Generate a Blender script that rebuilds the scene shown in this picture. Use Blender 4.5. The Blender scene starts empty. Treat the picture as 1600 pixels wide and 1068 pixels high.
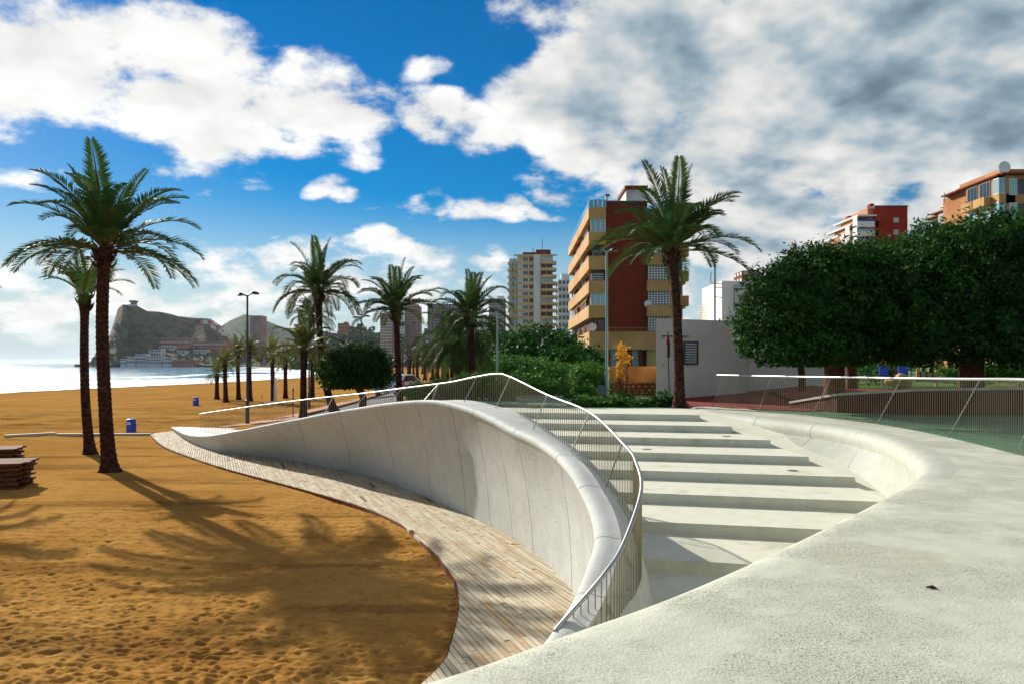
import bpy, bmesh, math, random
import numpy as np
from mathutils import Vector, Matrix
rnd = random.Random(7)
nrs = np.random.RandomState(11)
scene = bpy.context.scene
COL = scene.collection
R = math.radians

# ------------------------------------------------------------------ camera
HC = 1.4                      # eye height above the terrace
F = 1250.0                    # focal length in pixels of a 1600 px wide frame
cam_d = bpy.data.cameras.new('camera'); cam = bpy.data.objects.new('camera', cam_d)
COL.objects.link(cam); scene.camera = cam
cam.location = (0, 0, HC); cam.rotation_euler = (R(90), 0, 0)
cam_d.sensor_width = 36; cam_d.lens = F/1600*36; cam_d.shift_y = 33/1600
cam_d.clip_start = 0.05; cam_d.clip_end = 60000
scene.render.resolution_x = 1024; scene.render.resolution_y = 683

# ------------------------------------------------------------------ light
SUN_AZ, SUN_EL = -38.0, 25.6          # degrees, azimuth from +Y to the right
SUN_DIR = Vector((math.sin(R(SUN_AZ))*math.cos(R(SUN_EL)), math.cos(R(SUN_AZ))*math.cos(R(SUN_EL)), math.sin(R(SUN_EL))))
sun_d = bpy.data.lights.new('sun', 'SUN'); sun_d.energy = 5.0; sun_d.angle = R(0.55); sun_d.color = (1.0, 0.95, 0.85)
sun = bpy.data.objects.new('sun', sun_d); COL.objects.link(sun)
sun.rotation_euler = (-SUN_DIR).to_track_quat('-Z', 'Y').to_euler()
vs = scene.view_settings
vs.view_transform = 'Standard'; vs.look = 'None'; vs.gamma = 1.0; vs.use_curve_mapping = False
vs.exposure = 0.60
scene.cycles.use_adaptive_sampling = True; scene.cycles.adaptive_threshold = 0.025; scene.cycles.max_bounces = 5; scene.cycles.diffuse_bounces = 3; scene.cycles.glossy_bounces = 2; scene.cycles.transmission_bounces = 2

def srgb(h, k=1.0):
    h = h.lstrip('#'); c = [int(h[i:i+2], 16)/255 for i in (0, 2, 4)]
    return tuple(k*(v/12.92 if v <= .04045 else ((v+.055)/1.055)**2.4) for v in c) + (1,)

class NT:
    """small helper to write node trees"""
    def __init__(s, nt): s.nt = nt; s.L = nt.links
    def n(s, t, **kw):
        nd = s.nt.nodes.new(t)
        for k, v in kw.items(): setattr(nd, k, v)
        return nd
    def put(s, sock, v):
        if isinstance(v, (int, float)): sock.default_value = v
        elif isinstance(v, (tuple, list)): sock.default_value = v
        else: s.L.new(v, sock)
    def m(s, op, a, b=None, c=None, clamp=False):
        nd = s.n('ShaderNodeMath', operation=op, use_clamp=clamp)
        s.put(nd.inputs[0], a)
        if b is not None: s.put(nd.inputs[1], b)
        if c is not None: s.put(nd.inputs[2], c)
        return nd.outputs[0]
    def v(s, op, a, b=None):
        nd = s.n('ShaderNodeVectorMath', operation=op)
        s.put(nd.inputs[0], a)
        if b is not None: s.put(nd.inputs[1], b)
        return nd.outputs['Value'] if op in ('DOT_PRODUCT', 'LENGTH') else nd.outputs[0]
    def ss(s, x, a, b):
        nd = s.n('ShaderNodeMapRange', interpolation_type='SMOOTHSTEP')
        s.put(nd.inputs[0], x); s.put(nd.inputs[1], a); s.put(nd.inputs[2], b)
        return nd.outputs[0]
    def mr(s, x, a, b, c, d):
        nd = s.n('ShaderNodeMapRange')
        for i, q in enumerate((x, a, b, c, d)): s.put(nd.inputs[i], q)
        return nd.outputs[0]
    def mix(s, f, a, b, mode='MIX'):
        nd = s.n('ShaderNodeMix', data_type='RGBA', blend_type=mode)
        s.put(nd.inputs[0], f); s.put(nd.inputs[6], a); s.put(nd.inputs[7], b)
        return nd.outputs[2]
    def noise(s, vec, scale, detail=5, rough=.55, dist=0.0):
        nd = s.n('ShaderNodeTexNoise')
        s.put(nd.inputs['Vector'], vec); nd.inputs['Scale'].default_value = scale
        nd.inputs['Detail'].default_value = detail; nd.inputs['Roughness'].default_value = rough
        nd.inputs['Distortion'].default_value = dist
        return nd.outputs[0]

# ------------------------------------------------------------------ sky
def px_dir(x, y):                              # direction of a photo point -> azimuth, elevation in degrees
    a = math.atan2(x-800, F); e = math.atan2((567-y)*math.cos(a), F)
    return math.degrees(a), math.degrees(e)
def make_world():
    w = bpy.data.worlds.new('World'); scene.world = w; w.use_nodes = True
    nt = w.node_tree; nt.nodes.clear(); T = NT(nt)
    out = T.n('ShaderNodeOutputWorld'); bg = T.n('ShaderNodeBackground'); bg.inputs[1].default_value = 0.066
    T.L.new(bg.outputs[0], out.inputs[0])
    sky = T.n('ShaderNodeTexSky', sky_type='NISHITA', sun_disc=False)
    sky.sun_elevation = R(SUN_EL); sky.sun_rotation = R(SUN_AZ); sky.air_density = 1.0; sky.dust_density = 0.1; sky.ozone_density = 2.2
    hsv = T.n('ShaderNodeHueSaturation'); hsv.inputs['Saturation'].default_value = 1.85; hsv.inputs['Value'].default_value = 0.82; hsv.inputs['Hue'].default_value = .506
    T.L.new(sky.outputs[0], hsv.inputs['Color'])
    skyc = hsv.outputs[0]
    d = T.n('ShaderNodeTexCoord').outputs['Generated']
    sp = T.n('ShaderNodeSeparateXYZ'); T.L.new(d, sp.inputs[0])
    x, y, z = sp.outputs
    az = T.m('MULTIPLY', T.m('ARCTAN2', x, y), 57.2958)
    el = T.m('MULTIPLY', T.m('ARCSINE', z), 57.2958)
    ae = T.n('ShaderNodeCombineXYZ'); T.L.new(az, ae.inputs[0]); T.L.new(el, ae.inputs[1]); ae = ae.outputs[0]
    # cloud banks: photo x, y, half width, half height (photo pixels), weight
    B = [(60,110,150,95,1.0), (-60,120,130,120,1.0), (260,95,130,60,.9), (330,185,190,80,1.0), (490,165,135,60,1.15), (370,235,120,42,1.15),
         (150,60,60,40,.5), (690,175,85,42,.95), (760,200,90,50,.9), (645,108,34,22,.42),
         (900,175,130,95,1.15), (960,30,110,60,.85), (1100,120,230,170,1.5), (1400,110,260,200,1.6), (1650,180,220,280,1.5), (1180,310,160,160,1.25),
         (960,250,130,60,.85), (1120,420,120,80,.6), (1320,240,140,80,1.1), (1550,270,120,60,1.0), (1230,-60,400,120,1.1), (860,110,60,40,.7),
         (512,300,30,16,.46), (555,305,40,13,.46), (605,327,42,14,.46), (645,318,20,16,.44), (755,328,66,24,.48), (820,315,30,14,.46), (858,337,48,15,.47),
         (318,368,20,12,.42), (376,377,21,14,.44),
         (300,425,170,32,.66), (480,405,160,24,.6), (690,400,130,22,.66), (560,440,160,40,.55), (60,480,150,50,.72), (250,480,200,50,.62), (700,455,200,45,.55), (420,490,260,40,.5)]
    q = T.n('ShaderNodeCombineXYZ')
    zz = T.m('ADD', T.m('MAXIMUM', z, 0.0), 0.36)
    T.L.new(T.m('DIVIDE', x, zz), q.inputs[0]); T.L.new(T.m('DIVIDE', y, zz), q.inputs[1]); q = q.outputs[0]
    warp = T.n('ShaderNodeTexNoise'); warp.inputs['Scale'].default_value = 4.5; warp.inputs['Detail'].default_value = 2
    T.L.new(q, warp.inputs['Vector'])
    wv = T.v('MULTIPLY', T.v('SUBTRACT', warp.outputs['Color'], (.5, .5, .5)), (10.0, 6.0, 0))
    aew = T.v('ADD', ae, wv)
    field = None
    for (bx, by, rw, rh, wt) in B:
        a0, e0 = px_dir(bx, by)
        ra = math.degrees(rw/F)*1.15; re = math.degrees(rh/F)*1.15
        tn = T.n('ShaderNodeVectorMath', operation='MULTIPLY_ADD'); T.put(tn.inputs[0], aew)
        tn.inputs[1].default_value = (1/ra, 1/re, 0); tn.inputs[2].default_value = (-a0/ra, -e0/re, 0); t = tn.outputs[0]
        g = T.m('MULTIPLY_ADD', T.v('DOT_PRODUCT', t, t), -0.85*wt, wt*.92-.02)
        field = g if field is None else T.m('MAXIMUM', field, g)
    # the sky goes on around the frame with scattered cloud
    low = T.noise(q, 1.5, 2, .5)
    inview = T.m('MULTIPLY', T.ss(T.m('ABSOLUTE', az), 46.0, 34.0), T.ss(el, 34.0, 26.0))
    gen = T.m('MULTIPLY_ADD', low, 3.0, -1.25)
    field = T.m('MAXIMUM', field, T.m('SUBTRACT', gen, T.m('MULTIPLY', inview, 3.0)))
    n1 = T.noise(q, 5.2, 8, .60, 0)
    n2 = T.noise(T.v('ADD', q, (-.07, .055, 0.0)), 5.2, 3, .58, 0)
    f1 = T.m('MULTIPLY', T.m('SUBTRACT', n1, .50), 3.4)
    f2 = T.m('MULTIPLY', T.m('SUBTRACT', n2, .50), 3.4)
    dens = T.m('ADD', field, f1)
    cover = T.ss(dens, 0.10, 0.72)
    thick = T.ss(T.m('ADD', field, T.m('MULTIPLY', f2, .5)), 0.30, 2.3)
    relief = T.m('SUBTRACT', f1, f2)            # lumps facing the sun are brighter than their far sides
    away = T.ss(az, -14.0, 12.0)                # clouds in the sun's direction are lit through, those away show grey bellies
    grey = T.m('MULTIPLY', thick, T.m('MULTIPLY_ADD', away, .36, .18))
    lum = T.m('SUBTRACT', T.m('MULTIPLY_ADD', away, -.20, 1.12), grey)
    lum = T.m('ADD', lum, T.m('MULTIPLY', relief, T.m('MULTIPLY_ADD', away, .08, .20)))
    lum = T.m('MINIMUM', T.m('MAXIMUM', lum, .30), 1.25)
    ccol = T.mix(T.ss(lum, .40, .95), (.60, .86, 1.06, 1), (1.0, 1.0, .98, 1))
    cl = T.v('SCALE', ccol)
    sc = cl.node; T.L.new(T.m('MULTIPLY', lum, 8.6), sc.inputs['Scale'])
    # pale air near the horizon
    hz = T.m('MULTIPLY', T.ss(el, 12.0, 0.0), .94)
    base = T.mix(hz, skyc, (5.2, 6.6, 7.4, 1))
    full = T.mix(T.m('MULTIPLY', cover, T.ss(el, -0.5, 3.0)), base, cl)
    T.L.new(full, bg.inputs[0])
    w.cycles.sampling_method = 'MANUAL'; w.cycles.sample_map_resolution = 512
make_world()

# ------------------------------------------------------------------ helpers
def P(x, y, d):                       # photo point at depth d -> world
    return Vector(((x-800)/F*d, d, HC-(y-567)/F*d))
def PX(x, d): return (x-800)/F*d
def PZ(y, d): return HC-(y-567)/F*d

def tag(o, label=None, cat=None, group=None, kind=None):
    if label: o['label'] = label
    if cat: o['category'] = cat
    if group: o['group'] = group
    if kind: o['kind'] = kind
    return o
def link(name, me, mat=None, parent=None, loc=None):
    o = bpy.data.objects.new(name, me); COL.objects.link(o)
    if mat is not None and me is not None and len(me.materials) == 0: me.materials.append(mat)
    if parent is not None: o.parent = parent
    if loc is not None: o.location = loc
    return o
def empty(name, loc=(0, 0, 0), rz=0):
    o = bpy.data.objects.new(name, None); COL.objects.link(o); o.location = loc; o.rotation_euler = (0, 0, rz)
    o.empty_display_size = .2
    return o
def mesh(name, V, Fc, mat=None, smooth=False, sharp=None):
    me = bpy.data.meshes.new(name); me.from_pydata([tuple(v) for v in V], [], [tuple(f) for f in Fc]); me.update()
    if mat: me.materials.append(mat)
    if smooth:
        me.polygons.foreach_set('use_smooth', [True]*len(me.polygons))
        if sharp: me.set_sharp_from_angle(angle=R(sharp))
    return me
def mesh_np(name, V, Fq, mat=None, smooth=False):
    """fast mesh from numpy: V (n,3), Fq (m,3 or 4)"""
    me = bpy.data.meshes.new(name); k = Fq.shape[1]
    me.vertices.add(len(V)); me.vertices.foreach_set('co', np.asarray(V, np.float32).ravel())
    me.loops.add(Fq.size); me.loops.foreach_set('vertex_index', Fq.astype(np.int32).ravel())
    me.polygons.add(len(Fq)); me.polygons.foreach_set('loop_start', np.arange(0, Fq.size, k, dtype=np.int32))
    me.polygons.foreach_set('loop_total', np.full(len(Fq), k, np.int32))
    me.update(calc_edges=True)
    if smooth: me.polygons.foreach_set('use_smooth', np.ones(len(Fq), bool))
    if mat: me.materials.append(mat)
    return me
class MB:
    """collects boxes, prisms and tubes into one mesh"""
    def __init__(s): s.V = []; s.F = []
    def box(s, x0, x1, y0, y1, z0, z1, bev=0):
        b = len(s.V)
        s.V += [(x0,y0,z0),(x1,y0,z0),(x1,y1,z0),(x0,y1,z0),(x0,y0,z1),(x1,y0,z1),(x1,y1,z1),(x0,y1,z1)]
        s.F += [tuple(b+i for i in f) for f in ((0,3,2,1),(4,5,6,7),(0,1,5,4),(1,2,6,5),(2,3,7,6),(3,0,4,7))]
        return s
    def prism(s, poly, z0, z1):
        b = len(s.V); n = len(poly)
        s.V += [(p[0], p[1], z0) for p in poly]+[(p[0], p[1], z1) for p in poly]
        s.F.append(tuple(b+i for i in reversed(range(n)))); s.F.append(tuple(b+n+i for i in range(n)))
        for i in range(n): j = (i+1) % n; s.F.append((b+i, b+j, b+n+j, b+n+i))
        return s
    def tube(s, pts, rad, seg=8, caps=True):
        pts = [Vector(p) for p in pts]; n = len(pts)
        rad = rad if isinstance(rad, (list, tuple)) else [rad]*n
        b = len(s.V); up = Vector((0, 0, 1)); nv = None
        for i, p in enumerate(pts):
            t = (pts[min(i+1, n-1)]-pts[max(i-1, 0)]).normalized()
            if nv is None:
                ref = up if abs(t.z) < .9 else Vector((1, 0, 0)); nv = t.cross(ref).normalized()
            nv = (nv-t*nv.dot(t)).normalized(); bv = t.cross(nv)
            for k in range(seg):
                a = 2*math.pi*k/seg
                s.V.append(tuple(p+(nv*math.cos(a)+bv*math.sin(a))*rad[i]))
        for i in range(n-1):
            for k in range(seg):
                k2 = (k+1) % seg
                s.F.append((b+i*seg+k, b+i*seg+k2, b+(i+1)*seg+k2, b+(i+1)*seg+k))
        if caps:
            s.F.append(tuple(b+k for k in reversed(range(seg)))); s.F.append(tuple(b+(n-1)*seg+k for k in range(seg)))
        return s
    def quad(s, a, b_, c, d):
        b = len(s.V); s.V += [tuple(a), tuple(b_), tuple(c), tuple(d)]; s.F.append((b, b+1, b+2, b+3)); return s
    def mesh(s, name, mat, smooth=False, sharp=None): return mesh(name, s.V, s.F, mat, smooth, sharp)
    def build(s, name, mat, parent=None, smooth=False, sharp=None, loc=None):
        return link(name, s.mesh(name, mat, smooth, sharp), None, parent, loc)
def catmull(P_, sub):
    """points (n,k) -> smooth curve through them, sub pieces for each span; also returns the parameter"""
    A = np.array(P_, float); n = len(A); out = []; par = []
    for i in range(n-1):
        p0 = A[max(i-1, 0)]; p1 = A[i]; p2 = A[i+1]; p3 = A[min(i+2, n-1)]
        for k in range(sub):
            t = k/sub
            out.append(.5*((2*p1)+(-p0+p2)*t+(2*p0-5*p1+4*p2-p3)*t*t+(-p0+3*p1-3*p2+p3)*t**3)); par.append(i+t)
    out.append(A[-1]); par.append(n-1)
    return np.array(out), np.array(par)

# ------------------------------------------------------------------ materials
MATS = {}
def mat(name, col=None, rough=.7, spec=.3, metal=0, build=None):
    m = bpy.data.materials.new(name); m.use_nodes = True; nt = m.node_tree
    b = nt.nodes['Principled BSDF']; b.inputs['Roughness'].default_value = rough
    b.inputs['Specular IOR Level'].default_value = spec; b.inputs['Metallic'].default_value = metal
    if col is not None: b.inputs['Base Color'].default_value = col if len(col) == 4 else (*col, 1)
    if build: build(NT(nt), b, nt)
    MATS[name] = m; return m
def bump(T, b, h, dist, strength=1.0, prev=None):
    n = T.n('ShaderNodeBump'); n.inputs['Distance'].default_value = dist; n.inputs['Strength'].default_value = strength
    T.put(n.inputs['Height'], h)
    if prev is not None: T.L.new(prev, n.inputs['Normal'])
    T.L.new(n.outputs[0], b.inputs['Normal']); return n.outputs[0]
def pos(T): return T.n('ShaderNodeNewGeometry').outputs['Position']
def varied(name, c1, c2, scale, rough=.8, spec=.25, bscale=None, bdist=.01, c3=None, detail=6):
    def f(T, b, nt):
        p = pos(T); n = T.noise(p, scale, detail, .62)
        c = T.mix(T.ss(n, .36, .64), c1, c2)
        if c3 is not None: c = T.mix(T.m('MULTIPLY', T.ss(T.noise(p, scale*.23, 4), .5, .68), .8), c, c3)
        T.L.new(c, b.inputs['Base Color'])
        if bscale: bump(T, b, T.noise(p, bscale, 5, .6), bdist)
    return mat(name, None, rough, spec, 0, f)

def concrete(name, pits, c1, c2, holes=False):
    def f(T, b, nt):
        p = pos(T)
        big = T.noise(p, .55, 5, .6); mid = T.noise(p, 3.2, 6, .65)
        c = T.mix(T.ss(mid, .33, .68), c1, c2)
        c = T.mix(T.m('MULTIPLY', T.ss(big, .50, .70), .25), c, srgb('#ada58a'))
        grime = T.noise(T.v('MULTIPLY', p, (2.2, 2.2, .5)), 1.7, 7, .7)
        c = T.mix(T.m('MULTIPLY', T.ss(grime, .56, .75), .14), c, srgb('#8d8266'))
        h = T.noise(p, 55, 3, .6)
        if pits:       # worn coating: small pits and crumbs, denser in patches
            patch = T.ss(T.noise(p, .9, 5, .65), .44, .60)
            sp1 = T.noise(p, 125, 2, .6)
            pit = T.m('MULTIPLY', T.ss(sp1, .57, .66), T.m('MULTIPLY_ADD', patch, .92, .08))
            sp2 = T.noise(p, 38, 3, .75)
            pit2 = T.m('MULTIPLY', T.ss(sp2, .59, .66), patch)
            c = T.mix(T.m('MULTIPLY', pit, .85), c, srgb('#55503f'))
            c = T.mix(T.m('MULTIPLY', pit2, .55), c, srgb('#7a735c'))
            st = T.noise(T.v('MULTIPLY', p, (3.5, 30, 1)), 1.0, 4, .6)
            c = T.mix(T.m('MULTIPLY', T.ss(st, .655, .72), .5), c, srgb('#9a6b4a'))
            n1 = bump(T, b, T.m('ADD', T.m('MULTIPLY', T.m('ADD', pit, pit2), -1.0), T.m('MULTIPLY', h, .5)), .010, 1.0)
            bump(T, b, T.noise(p, 5, 5, .6), .02, .5, n1)
        else:
            tr = T.noise(T.v('MULTIPLY', p, (3, 3, 26)), 1.0, 6, .65)       # trowel and board lines
            c = T.mix(T.m('MULTIPLY', T.ss(tr, .6, .72), .08), c, srgb('#8b857a'))
            n1 = bump(T, b, h, .003, .6)
            bump(T, b, tr, .006, .8, n1)
            if not holes:                                                 # water stains and a ribbed tread
                stn = T.noise(p, 1.1, 6, .62); c = T.mix(T.m('MULTIPLY', T.ss(stn, .57, .66), .35), c, srgb('#a09a7c'))
                blk = T.noise(p, 9, 4, .7); c = T.mix(T.m('MULTIPLY', T.ss(blk, .66, .74), .35), c, srgb('#6f6b58'))
            if holes:                                                     # form-tie holes
                uv = T.n('ShaderNodeUVMap').outputs[0]
                vo = T.n('ShaderNodeTexVoronoi', voronoi_dimensions='2D'); T.L.new(T.v('MULTIPLY', uv, (2.3, 2.6, 1)), vo.inputs['Vector'])
                vo.inputs['Scale'].default_value = 1; vo.inputs['Randomness'].default_value = .35
                hole = T.m('LESS_THAN', vo.outputs['Distance'], .034)
                c = T.mix(T.m('MULTIPLY', hole, .75), c, srgb('#4a463f'))
        T.L.new(c, b.inputs['Base Color'])
    return mat(name, None, .72, .3, 0, f)
M_wall = concrete('white_concrete_wall', False, srgb('#b9bab3'), srgb('#c4c5be'), True)
M_bowl = concrete('smooth_bowl_concrete', False, srgb('#a3a498'), srgb('#aeafa2'), True)
M_step = concrete('white_concrete_step', False, srgb('#cac9b4'), srgb('#d4d3bf'))
M_slab = concrete('worn_white_slab', True, srgb('#b6b8a4'), srgb('#c3c4b2'))

def sand_f(T, b, nt):
    p = pos(T)
    n = T.noise(p, .35, 6, .6); n2 = T.noise(p, 6, 6, .7)
    c = T.mix(T.ss(n, .35, .65), srgb('#a0743b'), srgb('#af8447'))
    c = T.mix(T.m('MULTIPLY', T.ss(n2, .45, .7), .5), c, srgb('#845a24'))
    tr = T.noise(T.v('MULTIPLY', p, (.09, .8, 0)), 1.0, 7, .68)
    c = T.mix(T.m('MULTIPLY', T.ss(tr, .5, .62), .55), c, srgb('#664726'))
    sep = T.n('ShaderNodeSeparateXYZ'); T.L.new(p, sep.inputs[0])
    wet = T.ss(T.m('ADD', sep.outputs[2], T.m('MULTIPLY', T.noise(p, .06, 3), .25)), -2.55, -2.80)
    c = T.mix(T.m('MULTIPLY', wet, .75), c, srgb('#7c5a34'))
    T.L.new(c, b.inputs['Base Color'])
    T.L.new(T.mr(wet, 0, 1, .9, .35), b.inputs['Roughness'])
    n1 = bump(T, b, T.noise(p, 16, 6, .7), .018, .8)
    w = T.n('ShaderNodeTexWave', wave_type='BANDS', bands_direction='Y'); T.L.new(p, w.inputs['Vector'])
    w.inputs['Scale'].default_value = .9; w.inputs['Distortion'].default_value = 9; w.inputs['Detail'].default_value = 4
    bump(T, b, w.outputs['Fac'], .03, .3, n1)
M_sand = mat('beach_sand', None, .95, .0, 0, sand_f)

def sea_f(T, b, nt):
    p = pos(T); sep = T.n('ShaderNodeSeparateXYZ'); T.L.new(p, sep.inputs[0])
    d = T.n('ShaderNodeAttribute', attribute_name='shore').outputs['Fac']       # metres out from the waterline
    lines = T.noise(T.v('MULTIPLY', p, (.035, .008, 0)), 1.0, 6, .6, .6)
    near = T.ss(d, 75, 4)
    foam = T.m('MULTIPLY', T.ss(T.m('ADD', lines, T.m('MULTIPLY', near, .30)), .66, .78), T.ss(d, 150, 15))
    foam = T.m('MAXIMUM', foam, T.ss(T.m('ADD', d, T.m('MULTIPLY', lines, -26)), -2, -9))
    caps = T.m('MULTIPLY', T.ss(T.noise(T.v('MULTIPLY', p, (.03, .06, 0)), 1.0, 8, .7), .655, .71), .55)
    foam = T.m('MAXIMUM', foam, caps)
    c = T.mix(T.ss(d, 10, 160), srgb('#3f8a9a'), srgb('#175676'))
    c = T.mix(foam, c, (.85, .88, .88, 1)); T.L.new(c, b.inputs['Base Color'])
    T.L.new(T.mr(foam, 0, 1, .12, .8), b.inputs['Roughness'])
    n1 = bump(T, b, T.noise(T.v('MULTIPLY', p, (.25, .6, 0)), 1.0, 8, .7), .55, .9)
    bump(T, b, foam, .25, .6, n1)
M_sea = mat('sea_water', None, .15, .28, 0, sea_f)

def wood_f(T, b, nt):
    t = T.n('ShaderNodeAttribute', attribute_name='tint').outputs['Fac']
    p = pos(T)
    rot = T.n('ShaderNodeMapping'); rot.inputs['Rotation'].default_value = (0, 0, R(-20.4)); T.L.new(p, rot.inputs[0])
    g = T.noise(T.v('MULTIPLY', rot.outputs[0], (60, 2.5, 1)), 1.0, 5, .65)
    blot = T.noise(p, 2.6, 6, .65)
    c = T.mix(T.ss(t, .0, .75), srgb('#ae9f84'), srgb('#c6bba2'))
    c = T.mix(T.m('MULTIPLY', T.ss(t, .90, .97), .7), c, srgb('#b08a58'))
    c = T.mix(T.ss(t, .988, .992), c, srgb('#7d4f33'))
    c = T.mix(T.m('MULTIPLY', T.ss(g, .48, .7), .6), c, srgb('#7d6a50'))
    c = T.mix(T.m('MULTIPLY', T.ss(blot, .48, .66), .5), c, srgb('#a98458'))
    T.L.new(c, b.inputs['Base Color']); bump(T, b, g, .004, .7)
M_wood = mat('bleached_planks', None, .8, .2, 0, wood_f)
M_oldwood = varied('dark_old_wood', srgb('#5a3320'), srgb('#7a4a2c'), 9, .85, .15, 40, .004)
M_steel = mat('brushed_steel', srgb('#aaa8a6'), .42, .5, .85)
M_bar = mat('thin_steel_bar', srgb('#857a60'), .4, .5, .6)
M_pole = mat('blue_grey_pole', srgb('#33415a'), .45, .4, .2)
M_polelight = mat('pale_green_grey_pole', srgb('#7f9a98'), .45, .4, .2)
M_black = mat('dark_plastic', srgb('#20232a'), .5, .4)
M_lens = mat('lamp_glass', srgb('#8a8f92'), .2, .5)
def trunk_f(T, b, nt):
    p = pos(T); w = T.n('ShaderNodeTexVoronoi'); T.L.new(T.v('MULTIPLY', p, (9, 9, 13)), w.inputs['Vector']); w.inputs['Scale'].default_value = 1
    n = T.noise(p, 7, 6, .7)
    c = T.mix(T.ss(n, .35, .65), srgb('#33201a'), srgb('#553628'))
    c = T.mix(T.m('MULTIPLY', T.ss(w.outputs['Distance'], .45, .75), .6), c, srgb('#1e120e'))
    T.L.new(c, b.inputs['Base Color']); bump(T, b, w.outputs['Distance'], -.05, 1.0)
M_trunk = mat('palm_trunk', None, .9, .1, 0, trunk_f)
M_bark = varied('tree_bark', srgb('#4a2c1e'), srgb('#6b4630'), 9, .9, .1, 30, .01)
def leaf_mat(name, c1, c2, rough=.45, spec=.5, trans=.25, scale=1.6, c3=None):
    def f(T, b, nt):
        p = pos(T); n = T.noise(p, scale, 4, .65); n2 = T.noise(p, scale*9, 2, .5)
        c = T.mix(T.ss(n, .35, .65), c1, c2)
        if c3: c = T.mix(T.ss(n2, .52, .66), c, c3)
        T.L.new(c, b.inputs['Base Color'])
        tr = T.n('ShaderNodeBsdfTranslucent'); T.L.new(c, tr.inputs['Color'])
        mx = T.n('ShaderNodeMixShader'); mx.inputs[0].default_value = trans
        out = nt.nodes['Material Output']
        T.L.new(b.outputs[0], mx.inputs[1]); T.L.new(tr.outputs[0], mx.inputs[2]); T.L.new(mx.outputs[0], out.inputs['Surface'])
    return mat(name, None, rough, spec, 0, f)
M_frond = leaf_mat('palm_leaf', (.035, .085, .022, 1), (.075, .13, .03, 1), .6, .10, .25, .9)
M_frond_y = leaf_mat('yellow_green_young_palm_leaf', (.085, .11, .02, 1), (.14, .15, .03, 1), .5, .3, .3, .9)  # yellow-green leaf colour of the young palms
M_rachis = mat('palm_leaf_stalk', (.16, .10, .035), .7, .1)
M_ficus = leaf_mat('ficus_leaf', (.010, .045, .007, 1), (.022, .078, .010, 1), .6, .10, .38, .7, (.065, .15, .018, 1))  # brightest green paints sunlit leaves into the colour, scattered by noise
M_hedge = leaf_mat('hedge_leaf', (.03, .10, .012, 1), (.07, .17, .02, 1), .6, .1, .25, 1.0, (.10, .20, .03, 1))
M_bush = leaf_mat('bush_leaf', (.02, .075, .012, 1), (.045, .13, .02, 1), .6, .1, .25, .8)
M_bushlight = leaf_mat('light_bush_leaf', (.05, .15, .018, 1), (.09, .21, .028, 1), .6, .1, .3, .8)
M_yellow = leaf_mat('yellow_leaf', (.62, .40, .02, 1), (.70, .30, .02, 1), .5, .3, .35, 2)
M_flower = mat('pale_yellow_flower', (.75, .68, .12), .6, .2)
M_far_tree = leaf_mat('far_tree_leaf', (.03, .06, .025, 1), (.05, .085, .03, 1), .6, .3, .15, .05)
M_grass = leaf_mat('grass_blade', (.06, .16, .02, 1), (.10, .22, .03, 1), .6, .2, .3, .6)
M_green = varied('green_paving', srgb('#4d6f56'), srgb('#597c61'), 1.2, .75, .2, 40, .003, srgb('#44644c'))
M_redpave = varied('red_paving', srgb('#742c22'), srgb('#84372a'), 2.5, .8, .2, 30, .004, srgb('#62241c'))
M_pinkpath = varied('pink_path', srgb('#b0705a'), srgb('#bf8066'), .8, .85, .2)
M_asphalt = varied('asphalt', (.10, .10, .105, 1), (.14, .14, .14, 1), 2, .9, .2, 60, .004)
M_kerb = varied('kerb_stone', srgb('#b9b2a4'), srgb('#cdc6b8'), 2, .8)
M_lawn = varied('lawn_soil', (.07, .14, .025, 1), (.10, .18, .03, 1), .8, .9, .1, 20, .03)
M_rust = varied('rust_brown_planter', srgb('#431d12'), srgb('#562716'), 1.5, .8, .2, 12, .01)
M_cream = varied('cream_render', srgb('#b18854'), srgb('#bd9562'), .5, .85, .2, None, .01, srgb('#a0743f'))
M_brick = varied('dark_red_brick', srgb('#6a2410'), srgb('#782c14'), 1.2, .85, .2, 6, .03, srgb('#4c1a0c'))
M_offwhite = varied('offwhite_render', srgb('#d6d1c6'), srgb('#dfdacf'), .7, .85, .2, 20, .004, srgb('#a79e8c'))
M_towerbeige = varied('tower_beige', srgb('#b5a178'), srgb('#c4b188'), .2, .85, .2, None, .01, srgb('#a8925f'))
M_farwhite = varied('far_white', srgb('#c8c8c4'), srgb('#d8d6d0'), .1, .85)
M_farbrown = varied('far_brown', srgb('#8d6f60'), srgb('#a38372'), .1, .85)
M_fargrey = varied('far_grey', srgb('#6c6a70'), srgb('#7c7a80'), .1, .85)
M_farred = varied('far_terracotta', srgb('#a9694e'), srgb('#b87a5c'), .1, .85)
M_redwall = varied('red_render', srgb('#8a2816'), srgb('#98301a'), .4, .85, .2, None, .01, srgb('#7c200e'))
M_orange = varied('orange_render', srgb('#a8754a'), srgb('#b88658'), .4, .85, .2, None, .01, srgb('#965a2c'))
M_glass = mat('window_glass', srgb('#26333c'), .08, .6)
M_glasslight = mat('pale_window_glass', srgb('#8fb0b4'), .12, .6)
M_glassblue = mat('bluish_balcony_glass', srgb('#6f9fae'), .1, .6)
M_frame = mat('white_frame', srgb('#d8d8d4'), .5, .4)
M_darkframe = mat('dark_frame', srgb('#3a3a3c'), .5, .4)
M_redpanel = mat('red_brown_panel', srgb('#7a3322'), .8, .2)
M_shade = varied('shade_cloth', srgb('#b79a5c'), srgb('#c4a868'), 3, .9)
M_stone = varied('rubble_stone', srgb('#a2643a'), srgb('#bb7d4c'), 2.2, .9, .15, 20, .02, srgb('#8b4c2a'))
M_mortar = varied('mortar', srgb('#4e3424'), srgb('#5e4230'), 6, .95)
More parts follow.
